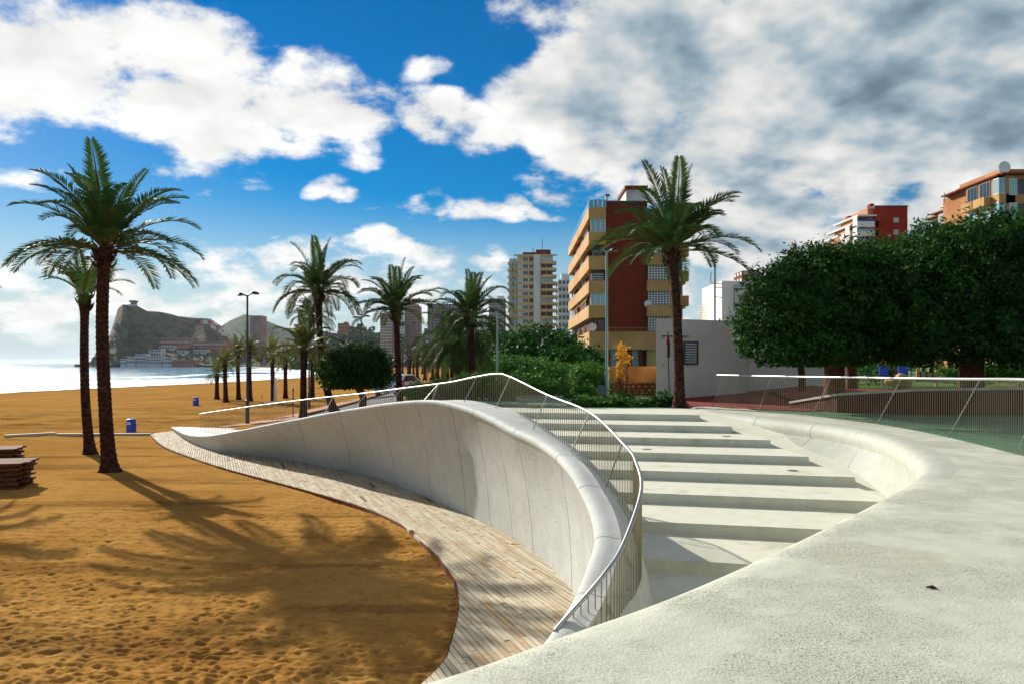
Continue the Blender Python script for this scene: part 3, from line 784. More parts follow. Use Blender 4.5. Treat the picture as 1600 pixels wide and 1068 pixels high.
# sand keeps just below the boards
dpath = DP
def inside(px, py, poly):
    c = np.zeros(px.shape, bool); n = len(poly)
    for i in range(n):
        x1, y1 = poly[i]; x2, y2 = poly[(i+1) % n]
        cond = ((y1 > py) != (y2 > py)) & (px < (x2-x1)*(py-y1)/(y2-y1+1e-12)+x1); c ^= cond
    return c
near = (RR < 40) & (X < 3) & (X > -16)
ins = np.zeros(X.shape, bool); ins[near] = inside(X[near], Y[near], dpoly)
Z = np.where(ins, np.minimum(Z, ZD-.10), Z)
ncol = len(ang); nrow = len(rad)
Vn = np.stack([X, Y, Z], 2).reshape(-1, 3)
ii = np.arange(nrow-1)[:, None]*ncol+np.arange(ncol-1)[None, :]
Fq = np.stack([ii, ii+1, ii+1+ncol, ii+ncol], 2).reshape(-1, 4)[:, ::-1]
o = link('sand_beach', mesh_np('sand_beach', Vn, Fq, M_sand, True)); tag(o, kind='structure')
# sea
ys_ = np.concatenate([np.linspace(-60, 60, 10), np.geomspace(61, 30000, 150)]); ts = np.concatenate([[-14], np.geomspace(1, 40001, 120)-1])
YY, TT = np.meshgrid(ys_, ts, indexing='ij'); XX = shore_x(YY)-TT
XX = np.where(YY > 9000, np.maximum(XX, -40000), XX)
zs = np.full(XX.shape, -3.0)+np.exp(-((TT-14)/5)**2)*.35*(vnoise(YY*.02, TT*0, 1, 9)+.5)+np.exp(-((TT-34)/7)**2)*.75*(vnoise(YY*.02+9, TT*0, 1, 10)+.5)+np.exp(-((TT-62)/9)**2)*.6*(vnoise(YY*.02+4, TT*0, 1, 12)+.5)
Vn = np.stack([XX, YY, zs], 2).reshape(-1, 3); nc = len(ts)
ii = np.arange(len(ys_)-1)[:, None]*nc+np.arange(nc-1)[None, :]
Fq = np.stack([ii, ii+nc, ii+nc+1, ii+1], 2).reshape(-1, 4)[:, ::-1]
me = mesh_np('sea', Vn, Fq, M_sea, True)
a = me.attributes.new('shore', 'FLOAT', 'POINT'); a.data.foreach_set('value', TT.ravel().astype(np.float32))
o = link('sea', me); tag(o, kind='structure')
# promenade paving, beyond the stairs and to the right of the terrace
pp = [(-2.2, 24.3), (5.3, 23.6), (5.9, 24.2), (7.0, 23.2), (7.6, 22), (7.9, 20), (8, 17), (7.6, 13), (7, 9), (6.2, 3), (6.2, -8), (160, -8), (160, 420), (-2.2, 420)]
o = link('promenade', mesh('promenade', [(x, y, -.055) for x, y in pp], [tuple(range(len(pp)))], M_green)); tag(o, kind='structure')
# landing between the top step and the paving
def ribbon(name, px, halfw, m_, dz, n=50, kind='structure', pts=None):
    if pts is None: pts = [ground_point(x, y) for x, y in px]
    c, _ = catmull([(p.x, p.y) for p in pts], 14); V = []; Fc = []
    for i, p in enumerate(c):
        t = c[min(i+1, len(c)-1)]-c[max(i-1, 0)]; t /= np.linalg.norm(t); nn = np.array([t[1], -t[0]])
        hw = halfw if not callable(halfw) else halfw(i/len(c))
        for s_ in np.linspace(-1, 1, 7):
            q = p+nn*hw*s_; V.append((q[0], q[1], float(zg(q[0], q[1]))+dz))
    Fc = [(i*7+j, i*7+j+1, (i+1)*7+j+1, (i+1)*7+j) for i in range(len(c)-1) for j in range(6)]
    o = link(name, mesh(name, V, Fc, m_, True)); tag(o, kind=kind); return c
path_c = ribbon('footpath', [(395,659),(440,655),(500,643),(548,629),(590,619),(622,611),(640,603)], 1.7, M_pinkpath, .03)
ribbon('road', [(430,668),(500,652),(560,637),(600,622),(628,613),(648,606)], 1.9, M_asphalt, .045)
kb = MB()
kc, _ = catmull([(p.x, p.y) for p in [ground_point(x, y) for x, y in ((470,652),(520,640),(560,629),(595,618),(620,611))]], 10)
for a, b in zip(kc[:-1], kc[1:]):
    za = float(zg(*a)); zb = float(zg(*b)); t = (b-a)/np.linalg.norm(b-a); nn = np.array([t[1], -t[0]])*.09
    bq = len(kb.V)
    for (p, z) in ((a, za), (b, zb)):
        for s_, h in ((-1, -.05), (-1, .16), (1, .16), (1, -.05)): kb.V.append((p[0]+nn[0]*s_, p[1]+nn[1]*s_, z+h))
    kb.F += [tuple(bq+i for i in f) for f in ((0,1,5,4),(1,2,6,5),(2,3,7,6),(3,2,1,0),(4,5,6,7))]
o = kb.build('kerb', M_oldwood); tag(o, kind='structure')
# red paving in front of the white building, rising to the right
rp = [(5.6, 26.6, -.03), (8.8, 24.2, -.03), (10.4, 24.2, .0), (13.5, 30, .30), (13.5, 36, .42), (6.0, 31.5, .0)]
o = link('red_pavement', mesh('red_pavement', rp, [(0, 1, 2, 5), (2, 3, 4, 5)], M_redpave)); tag(o, kind='structure')
# ================================================================== palms
def frond_mesh(name, elev, seed, leafm, nl=40, drp=1.0, wide=.02):
    """palm leaf of unit length leaving the crown at the given elevation, arching under its weight"""
    r_ = random.Random(seed); V = []; Fc = []; mi = []
    n = 22; pts = []; p = Vector((0, 0, 0)); a = R(elev); side = 0.0; sw = r_.uniform(-.35, .35)
    for i in range(n+1):
        pts.append(p.copy()); t = i/n
        st = Vector((math.cos(a)*math.cos(side), math.cos(a)*math.sin(side), math.sin(a)))/n
        p += st; a -= drp*(.45+1.9*t*t)*math.cos(a)*3.0/n*(.42 if elev > 60 else .75)+.006; side += sw/n
    def at(t):
        x = t*n; i = min(int(x), n-1); return pts[i].lerp(pts[i+1], x-i), (pts[i+1]-pts[i]).normalized()
    for i in range(n):                                          # stalk
        w0 = .013*(1-i/n)**.8+.002; w1 = .013*(1-(i+1)/n)**.8+.002
        t = (pts[i+1]-pts[i]).normalized(); sd = t.cross(Vector((0, 0, 1))).normalized(); up = sd.cross(t)
        b = len(V)
        for q, w in ((pts[i], w0), (pts[i+1], w1)):
            V.extend([tuple(q+sd*w), tuple(q+up*w), tuple(q-sd*w)])
        Fc += [(b, b+3, b+4, b+1), (b+1, b+4, b+5, b+2)]; mi += [1, 1]
    for k in range(nl):
        t = .14+.86*(k+.5)/nl; q, tg = at(t)
        sd = tg.cross(Vector((0, 0, 1)))
        sd = sd.normalized() if sd.length > 1e-4 else Vector((0, 1, 0)); up = sd.cross(tg)
        L = .20*(math.sin(math.pi*min(1, .18+.82*t))**.6*.8+.2)*(1 if t > .2 else .6)
        for s_ in (-1, 1):
            fw = .38+.62*t+r_.uniform(-.08, .08)
            dr = (sd*s_+tg*fw+up*r_.uniform(.15, .5)).normalized(); ll = L*r_.uniform(.85, 1.1)
            m_ = q+dr*ll*.45; e = q+dr*ll+Vector((0, 0, -.06*ll-.05*ll*r_.random()))
            wv = tg*wide*.5
            b = len(V); V.extend([tuple(q-wv*.4), tuple(m_+wv+up*.004), tuple(e), tuple(m_-wv)])
            Fc.append((b, b+1, b+2, b+3)); mi.append(0)
    me = mesh(name, V, Fc); me.materials.append(leafm); me.materials.append(M_rachis)
    me.polygons.foreach_set('material_index', mi); return me
ELS = (86, 74, 60, 45, 28, 10, -12, -38)
FR = {}
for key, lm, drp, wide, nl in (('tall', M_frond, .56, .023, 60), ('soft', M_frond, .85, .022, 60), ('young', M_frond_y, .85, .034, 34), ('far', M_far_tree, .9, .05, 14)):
    FR[key] = [[frond_mesh('frond', e, 31*i+7*j+len(key), lm, nl, drp, wide) for j in range(3)] for i, e in enumerate(ELS)]
def palm(label, path, rad, L, kind, nfr, spread=(86, -30), seed=0, group=None, bulge=1.45, rings=None, lean=(0, 0), skirt=0):
    """path: list of world points from foot to crown"""
    r_ = random.Random(seed); path = [Vector(p) for p in path]
    root = empty('palm_tree', path[0]); tag(root, label, 'palm', group)
    c = frame_pts(path, 10); n = len(c); m_ = MB(); rr_ = []
    H = (path[-1]-path[0]).length; seg = 14 if rad > .15 and H > 2.5 else 9
    cs = []; rs = []; s = arc(c); NR = rings or int(H/.07)
    for i in range(NR+1):
        q = s[-1]*i/NR; p = sample(c, s, q); t = i/NR
        fl = 1+.75*math.exp(-q/.16)+.28*math.exp(-q/.7)
        b = 1+(bulge-1)*math.exp(-((q-s[-1]+.22)/.30)**2)
        k = 1+(.055 if i % 2 else -.03)*r_.uniform(.5, 1.3)
        cs.append(p-Vector((0, 0, .15 if i == 0 else 0))); rs.append(rad*fl*b*k*(1-.12*t))
    m_.tube(cs, rs, seg); o = m_.build('trunk', M_trunk, root, True, 70); child_fix(o, root)
    top = path[-1]
    if skirt:                                                   # stubs of cut leaf bases round the neck
        sk = MB()
        for k in range(skirt):
            a = r_.uniform(0, 6.283); h = r_.uniform(-.55, .05); d_ = Vector((math.cos(a), math.sin(a), 0))
            b = top+Vector((0, 0, h))+d_*rad*1.1; sk.tube([b, b+d_*.10+Vector((0, 0, .10)), b+d_*.15+Vector((0, 0, .22))], [.035, .028, .012], 5)
        o = sk.build('leaf_bases', M_trunk, root, True, 50); child_fix(o, root)
    for k in range(nfr):
        f_ = (k+.5)/nfr
        el = spread[0]+(spread[1]-spread[0])*(f_**.82)+r_.uniform(-11, 11)
        i = min(range(len(ELS)), key=lambda q: abs(ELS[q]-el)); me = FR[kind][i][r_.randrange(3)]
        az = k*2.39996+r_.uniform(-.25, .25); ln = L*r_.uniform(.86, 1.08)*(1.04 if el > 55 else 1)*(.85 if el < -15 else 1)
        o = bpy.data.objects.new('frond', me); COL.objects.link(o); o.parent = root
        tilt = r_.uniform(-.08, .08)
        rot = Matrix.Rotation(lean[0], 4, 'Y') @ Matrix.Rotation(lean[1], 4, 'X') @ Matrix.Rotation(az, 4, 'Z') @ Matrix.Rotation(tilt, 4, 'X')
        o.matrix_parent_inverse = Matrix.Translation(root.location).inverted()
        b = top+Vector((math.cos(az), math.sin(az), 0))*rad*.45+Vector((0, 0, -.12+.22*(el/90)))
        o.matrix_basis = Matrix.Translation(b) @ rot @ Matrix.Scale(ln, 4)
    return root
g0 = lambda x, y: float(zg(x, y))
# the two in the sand and one just outside the frame whose shadow and leaf tips reach in
palm('tallest palm in the sand at left with a broad dark crown', [(-11.03, 21.95, -1.62), (-11.15, 21.95, .0), (-11.22, 21.9, 2.4), (-11.15, 21.9, 4.55)], .175, 2.55, 'tall', 38, (82, 0), 3, 'palms on the sand', 1.3, None, (.06, 0), 26)
palm('shorter palm with a slim curved trunk just behind the tallest palm', [(-13.75, 26.1, -1.62), (-13.9, 26.1, 0.0), (-13.95, 26.1, 1.6), (-13.93, 26.1, 3.62)], .145, 1.5, 'tall', 18, (74, 36), 5, 'palms on the sand', 1.5, None, (.04, 0), 22)
palm('palm at the left edge of the frame, only leaf tips and shadow in view', [(-17.2, 22.9, -1.62), (-17.2, 22.9, 1.4), (-17.2, 22.9, 3.7)], .2, 2.3, 'tall', 40, (84, -35), 8, 'palms on the sand', 1.3, None, (0, 0), 16)
palm('palm in front of the brick apartment block beside the white building', [(PX(1062, 25.7), 25.7, -.1), (PX(1060, 25.7), 25.7, 1.7), (PX(1056, 25.7), 25.7, 3.4), (PX(1050, 25.7), 25.7, 5.05)], .155, 2.7, 'tall', 36, (80, 2), 12, 'promenade palms', 1.35, None, (.05, 0), 30)
palm('palm with a thick neck and drooping crown behind the round tree', [(PX(523, 38), 38, -.95), (PX(508, 38), 38, .5), (PX(500, 38), 38, 2.5), (PX(498, 38), 38, PZ(455, 38))], .165, 2.45, 'soft', 38, (86, -8), 15, 'promenade palms', 1.75, None, (0, 0), 26)
palm('palm with a spiky crown to the right of the round tree', [(PX(626, 34), 34, -.6), (PX(622, 34), 34, 1.2), (PX(619, 34), 34, PZ(482, 34))], .135, 2.05, 'tall', 34, (80, 6), 18, 'promenade palms', 1.75, None, (0, 0), 24)
palm('full palm with hanging leaves in front of the grey tower', [(PX(737, 36), 36, -.3), (PX(737, 36), 36, 1.5), (PX(735, 36), 36, PZ(494, 36))], .17, 2.2, 'soft', 42, (86, -18), 21, 'promenade palms', 1.2, None, (0, 0), 20)
palm('low palm with drooping leaves close behind the full palm', [(PX(716, 39), 39, -.3), (PX(716, 39), 39, .9), (PX(715, 39), 39, PZ(530, 39))], .20, 2.5, 'soft', 46, (70, -38), 23, 'promenade palms', 1.2, None, (0, 0), 14)
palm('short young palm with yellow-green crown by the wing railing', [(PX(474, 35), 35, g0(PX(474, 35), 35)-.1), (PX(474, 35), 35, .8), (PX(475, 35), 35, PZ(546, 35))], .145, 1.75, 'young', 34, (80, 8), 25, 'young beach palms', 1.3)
palm('slim tall palm behind the young palm by the railing', [(PX(488, 65), 65, -1.6), (PX(488, 65), 65, 2), (PX(487, 65), 65, PZ(492, 65))], .17, 2.3, 'soft', 34, (82, -30), 27, 'young beach palms', 1.5)
for lab, xb, yb, xh, yh, L, sd in (('small palm nearest the low pines of young palms, right of the lamp post', 427, 628, 425, 551, 1.15, 31), ('smallest young palm between two taller ones', 446, 622, 446, 568, 1.05, 32),
        ('young palm hidden partly by the near lamp post', 391, 626, 389, 549, 1.5, 33), ('young palm just left of the near lamp post', 373, 624, 371, 550, 1.3, 34),
        ('young palm with narrow crown second from the left on the beach', 353, 628, 351, 567, 1.15, 35), ('stubby young palm leftmost on the far beach', 339, 623, 339, 583, 1.05, 36)):
    p = ground_point(xb, yb); d = p.y
    lab = lab.replace(' nearest the low pines of young palms,', ' with round crown,')
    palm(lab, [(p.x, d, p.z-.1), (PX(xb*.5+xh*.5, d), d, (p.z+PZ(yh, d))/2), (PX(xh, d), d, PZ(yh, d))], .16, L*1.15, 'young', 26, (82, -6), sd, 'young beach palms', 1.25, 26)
ORD = ['first', 'second', 'third', 'fourth', 'fifth', 'sixth', 'seventh', 'eighth', 'ninth', 'tenth', 'eleventh', 'twelfth', 'thirteenth', 'fourteenth', 'fifteenth', 'sixteenth']
FARP = [(640,600,567),(652,598,563),(664,597,566),(676,596,562),(684,596,569),(692,597,560),(699,597,566),(706,596,561),(629,588,560),(646,589,559),(660,588,558)]
for i, (x, yb, yh) in enumerate(FARP):
    p = ground_point(x, yb); d = min(p.y, 150.0+i*7); z0 = -.8
    palm('%s from the left of the distant palms along the far promenade' % ORD[sorted(FARP).index((x, yb, yh))], [(PX(x, d), d, z0-.2), (PX(x, d), d, 1.0), (PX(x, d), d, PZ(yh, d)+1.0)], .22, 2.6, 'far', 20, (80, -30), 60+i, 'distant promenade palms', 1.2, 12)

# ================================================================== leafy crowns
def leaf_cloud(name, blobs, n, size, m_, parent=None, seed=1, shell=.62, squash=.0, flat_bottom=None, extra=None, aspect=.5, droop=0.0, up=0.0):
    """many separate leaves through the volume of several lumps; blobs: (x, y, z, rx, ry, rz)"""
    r_ = np.random.RandomState(seed); B = np.array(blobs, float)
    vol = (B[:, 3]*B[:, 4]*B[:, 5])**.72; pick = r_.choice(len(B), n, p=vol/vol.sum())
    d = r_.normal(size=(n, 3)); d /= np.linalg.norm(d, axis=1)[:, None]
    rr_ = shell+(1.0-shell)*r_.rand(n)**.6
    rr_ = np.where(r_.rand(n) < .06, rr_*1.07, rr_)
    lump = 1+.10*np.sin(d[:, 0]*5+pick*1.7)*np.cos(d[:, 2]*4+pick)+.06*np.sin(d[:, 1]*11+pick)
    c = B[pick, :3]+d*B[pick, 3:]*(rr_*lump)[:, None]
    tuft = 24; m = n//tuft; own = np.arange(n) % m; sg = size*2.1
    c = c[own]+r_.normal(size=(n, 3))*sg*r_.uniform(.5, 1.3, m)[own][:, None]; d = d[own]
    if flat_bottom is not None: c[:, 2] = np.where(c[:, 2] < flat_bottom, flat_bottom+r_.rand(n)*.22, c[:, 2])
    nrm = d*.75+r_.normal(size=(n, 3))*.55; nrm[:, 2] += up; nrm /= np.linalg.norm(nrm, axis=1)[:, None]
    a = np.cross(nrm, r_.normal(size=(n, 3))); a /= np.linalg.norm(a, axis=1)[:, None]+1e-9; b = np.cross(nrm, a)
    s = size*r_.uniform(.5, 1.5, n)[:, None]
    V = np.stack([c-a*s, c+b*s*aspect-nrm*s*.1, c+a*s, c-b*s*aspect-nrm*s*.1], 1).reshape(-1, 3)
    me = mesh_np(name, V, np.arange(4*n).reshape(-1, 4), m_)
    return link(name, me, None, parent)
def limb_tree(root, base, forks, rad, material=M_bark):
    m_ = MB(); base = Vector(base)
    m_.tube([base-Vector((0, 0, .2)), base+Vector((0, 0, .15)), base+Vector((.02, 0, forks[0][0].z-base.z-.35)), forks[0][0]], [rad*1.5, rad*1.1, rad, rad*.95], 12)
    o = m_.build('trunk', material, root, True, 60); child_fix(o, root)
    for a, b, c, r0 in forks:
        l = MB(); l.tube([a-Vector((0, 0, .1)), a.lerp(b, .5)+Vector((0, 0, .05)), b, c], [r0, r0*.8, r0*.6, r0*.25], 8)
        o = l.build('limb', material, root, True, 60); child_fix(o, root)
def big_ficus(label, tx, td, blobs, n, seed, tr, fb):
    root = empty('ficus_tree', (tx, td, -.05)); tag(root, label, 'tree', 'big ficus trees')
    top = Vector((tx, td, 1.75)); r_ = random.Random(seed); forks = []
    for b in blobs:
        c = Vector(b[:3]); forks.append((top, top.lerp(c, .55)+Vector((0, 0, .2)), c+Vector((0, 0, .3)), tr*.6))
    limb_tree(root, (tx, td, -.05), forks, tr)
    o = leaf_cloud('crown', blobs, n, .062, M_ficus, root, seed, .55, flat_bottom=fb, up=.35); child_fix(o, root)
    return root
T1 = 25.0
def bl(x, y, d, rx, rz, ry=None): p = P(x, y, d); return (p.x, p.y, p.z, rx*d/F, (ry or rx)*d/F, rz*d/F)
big_ficus('dark clipped ficus nearest the white building, its crown round and wide', PX(1303, T1), T1,
   [bl(1240, 500, T1-.6, 88, 68), bl(1300, 470, T1, 105, 88), bl(1365, 490, T1-.3, 95, 80), bl(1215, 455, T1+.4, 50, 42), bl(1185, 520, T1, 38, 45), bl(1270, 430, T1+.3, 62, 48), bl(1350, 430, T1+1, 80, 55), bl(1270, 540, T1-.7, 95, 40)], 85000, 41, .30, PZ(572, T1))
T2 = 24.0
big_ficus('dark clipped ficus at the right edge with the tallest crown', PX(1517, T2), T2,
   [bl(1450, 480, T2-.5, 95, 90), bl(1530, 440, T2, 125, 100), bl(1600, 450, T2+.2, 120, 110), bl(1480, 400, T2+.3, 85, 58), bl(1570, 385, T2+.2, 105, 52), bl(1660, 420, T2, 120, 100), bl(1520, 525, T2-.5, 130, 50), bl(1640, 520, T2, 110, 60), bl(1420, 420, T2+.8, 62, 48)], 105000, 43, .33, PZ(580, T2))
# further trunks standing under the same canopy
for lab, x, d, w in (('dark leaning trunk behind the first ficus', 1330, 33.0, .22), ('slim red-brown trunk by the low wing of the white building', 1252, 31.0, .13)):
    root = empty('tree_trunk', (PX(x, d), d, 0)); tag(root, lab, 'tree')
    m_ = MB(); X0 = PX(x, d); m_.tube([(X0, d, -.2), (X0+.03, d, .8), (X0-.05, d+.05, 1.9), (X0+.1, d, 2.8)], [w*1.3, w, w*.95, w*.8], 10)
    o = m_.build('trunk', M_bark, root, True, 60); child_fix(o, root)
    o = leaf_cloud('crown', [(X0, d, 3.3, 1.3, 1.2, .9), (X0+.8, d+.4, 3.4, 1.0, 1.0, .8)], 5000, .10, M_ficus, root, int(x), .5); child_fix(o, root)
# round clipped tree by the path
dR = 36.0; zb = g0(PX(566, dR), dR)
root = empty('round_tree', (PX(567, dR), dR, zb)); tag(root, 'small round-clipped tree with red-brown forked trunk beside the path', 'tree')
bs = [bl(555, 577, dR, 56, 33), bl(525, 590, dR-.2, 30, 22), bl(590, 585, dR+.2, 28, 26), bl(560, 563, dR, 40, 25), bl(540, 575, dR, 42, 30), bl(578, 572, dR, 36, 28)]
tp = Vector((PX(563, dR), dR, PZ(608, dR)))
limb_tree(root, (PX(567, dR), dR, zb), [(tp, tp+Vector((-.5, 0, .3)), tp+Vector((-1.0, 0, .75)), .13), (tp, tp+Vector((.2, .1, .4)), tp+Vector((.5, .1, 1.0)), .13), (tp, tp+Vector((-.1, -.2, .4)), tp+Vector((-.3, -.2, 1.1)), .11)], .165)
o = leaf_cloud('crown', bs, 15000, .075, M_ficus, root, 51, .6, flat_bottom=PZ(607, dR), up=.3); child_fix(o, root)
# hedges and bushes
def bush(name, label, cat, blobs, n, size, m_, seed, group=None, fb=None, stem=True, mflower=None, nfl=0):
    bz = min(b[2]-b[5] for b in blobs); cx = sum(b[0] for b in blobs)/len(blobs); cy = sum(b[1] for b in blobs)/len(blobs)
    root = empty(name, (cx, cy, -.05)); tag(root, label, cat, group)
    o = leaf_cloud('foliage', blobs, n, size, m_, root, seed, .45, flat_bottom=fb); child_fix(o, root)
    if stem:
        s_ = MB(); r_ = random.Random(seed)
        for b in blobs:
            for k in range(3):
                x0 = b[0]+r_.uniform(-.2, .2); s_.tube([(x0, b[1], -.3), (x0+r_.uniform(-.1, .1), b[1], b[2]*.5), (b[0]+r_.uniform(-.4, .4)*b[3], b[1], b[2]+b[5]*.5)], [.035, .025, .01], 5)
        o = s_.build('stems', M_bark, root, True); child_fix(o, root)
    if nfl:
        o = leaf_cloud('flowers', blobs, nfl, size*.8, mflower, root, seed+9, .93); child_fix(o, root); o['kind'] = 'stuff'
    return root
bush('clipped_hedge', 'long low clipped hedge beyond the wing railing left of the lamp post', 'hedge',
     [bl(655, 614, 33, 22, 16), bl(690, 610, 33, 26, 17), bl(725, 606, 32.5, 26, 19), bl(758, 602, 32, 24, 20), bl(790, 606, 31.5, 22, 20)], 17000, .055, M_hedge, 61, None, -.12)
bush('dense_bush', 'tall dark bush mass in front of the pale tower', 'bush',
     [bl(795, 548, 46, 36, 26), bl(840, 540, 46, 44, 28), bl(880, 552, 45, 38, 30), bl(815, 560, 45, 48, 28), bl(862, 565, 44, 46, 30), bl(770, 556, 47, 30, 26)], 21000, .11, M_bush, 63, 'bushes behind the stairs')
bush('light_bush', 'brighter green bush band below the tall dark bush', 'bush',
     [bl(765, 583, 42, 34, 24), bl(805, 580, 41, 40, 24), bl(850, 585, 40, 42, 24), bl(885, 592, 39, 30, 24), bl(835, 604, 38, 50, 20), bl(785, 606, 38, 40, 18)], 20000, .075, M_bushlight, 65, 'bushes behind the stairs')
bush('flowering_bush', 'bush with pale yellow blossoms left of the grey lamp pole', 'bush',
     [bl(918, 592, 34, 28, 26), bl(905, 610, 34, 26, 18), bl(935, 600, 33.5, 18, 24), bl(920, 615, 33, 28, 14)], 12000, .06, M_bushlight, 67, 'bushes behind the stairs', None, True, M_flower, 420)
bush('dark_shrub', 'small dark spiky shrub under the cream balcony corner', 'bush', [bl(912, 562, 50, 22, 20), bl(925, 575, 50, 18, 18)], 4000, .13, M_bush, 69, 'bushes behind the stairs')
bush('yellow_tree', 'thin young tree with yellow-orange leaves in front of the rubble wall', 'tree', [bl(972, 549, 35, 8, 11), bl(978, 561, 35, 6, 7), bl(971, 571, 35, 6, 7), bl(968, 584, 35, 3, 7)], 1100, .045, M_yellow, 71)
bush('low_groundcover', 'low planting strip with lighter tufts at the head of the stairs', 'hedge',
     [bl(910+i*20, 631+(i % 3)*1.5, 27+.2*(i % 2), 16, 6+(i*7 % 5)) for i in range(8)], 9000, .05, M_hedge, 73, None, -.06, False)
bush('light_tuft', 'bright green low tuft in the planting strip by the lamp pole', 'bush', [bl(975, 623, 28, 16, 5), bl(960, 626, 28, 12, 4)], 1800, .05, M_bushlight, 74, None, -.06, False)
bush('leafy_plant', 'small agave-like plant beside the right palm foot', 'plant', [bl(1036, 628, 27, 10, 6), bl(1046, 630, 27, 8, 5)], 900, .07, M_bush, 75, None, -.06, False)
bush('far_hedge', 'long hedge behind the ficus trunks near the parked car', 'hedge', [bl(1490+i*26, 582, 44, 22, 9) for i in range(7)], 9000, .09, M_bushlight, 77, None, 0, False)
bush('park_bush', 'bush between the two ficus trunks beyond the planter', 'bush', [bl(1368, 578, 48, 22, 14), bl(1385, 582, 47, 16, 10), bl(1420, 560, 56, 30, 16), bl(1340, 572, 55, 18, 16)], 5000, .10, M_bush, 78, None, 0)
# lawn in the park on the right
lawn = mesh('park_lawn', [(7.6+8*.35, 34, .02), (40, 30, .06), (60, 60, .1), (12, 60, .1)], [(0, 1, 2, 3)], M_lawn)
o = link('park_lawn', lawn); tag(o, kind='structure')
r_ = np.random.RandomState(5); n = 26000
gx = r_.uniform(11, 34, n); gy = r_.uniform(33, 47, n); h = r_.uniform(.05, .14, n); th = r_.uniform(0, 6.28, n)
V = np.stack([np.stack([gx-.02*np.cos(th), gy-.02*np.sin(th), np.full(n, .02)], 1), np.stack([gx+.02*np.cos(th), gy+.02*np.sin(th), np.full(n, .02)], 1), np.stack([gx+r_.normal(0, .03, n), gy+r_.normal(0, .03, n), .02+h], 1)], 1).reshape(-1, 3)
o = link('grass', mesh_np('grass', V, np.arange(3*n).reshape(-1, 3), M_grass)); tag(o, 'short green grass on the lawn behind the planter wall', 'grass', kind='stuff')
# ================================================================== buildings
def part(m_, name, material, root, **kw): o = m_.build(name, material, root, **kw); child_fix(o, root); return o
def bx(name, material, root, *a): m_ = MB(); m_.box(*a); return part(m_, name, material, root)
def put(me, name, root, loc, scale=(1, 1, 1), rz=0):
    o = bpy.data.objects.new(name, me); COL.objects.link(o); o.parent = root
    o.matrix_parent_inverse = Matrix.Translation(root.location).inverted()
    o.location = loc; o.scale = scale; o.rotation_euler = (0, 0, rz); return o
def window_mesh(frame_m, glass_m, mull=1, depth=.18):
    """unit window 1 wide 1 high in the xz plane facing -y: reveal, frame bars and pane"""
    V = []; Fc = []; mi = []
    def b(x0, x1, y0, y1, z0, z1, m_):
        k = len(V); V.extend([(x0,y0,z0),(x1,y0,z0),(x1,y1,z0),(x0,y1,z0),(x0,y0,z1),(x1,y0,z1),(x1,y1,z1),(x0,y1,z1)])
        for f in ((0,3,2,1),(4,5,6,7),(0,1,5,4),(1,2,6,5),(2,3,7,6),(3,0,4,7)): Fc.append(tuple(k+i for i in f)); mi.append(m_)
    t = .045
    b(-.5, .5, -.02, .04, -.5, -.5+t, 0); b(-.5, .5, -.02, .04, .5-t, .5, 0); b(-.5, -.5+t, -.02, .04, -.5+t, .5-t, 0); b(.5-t, .5, -.02, .04, -.5+t, .5-t, 0)
    for k in range(mull):
        x = -.5+(k+1)/(mull+1); b(x-t*.4, x+t*.4, -.018, .03, -.5+t, .5-t, 0)
    b(-.49, .49, .0, .02, -.49, .49, 1)
    me = mesh('window', V, Fc); me.materials.append(frame_m); me.materials.append(glass_m); me.polygons.foreach_set('material_index', mi); return me
W_dark = window_mesh(M_frame, M_glass); W_light = window_mesh(M_frame, M_glasslight, 2); W_blue = window_mesh(M_frame, M_glassblue, 3); W_brown = window_mesh(M_darkframe, M_redpanel, 1); W_dd = window_mesh(M_darkframe, M_glass, 2)

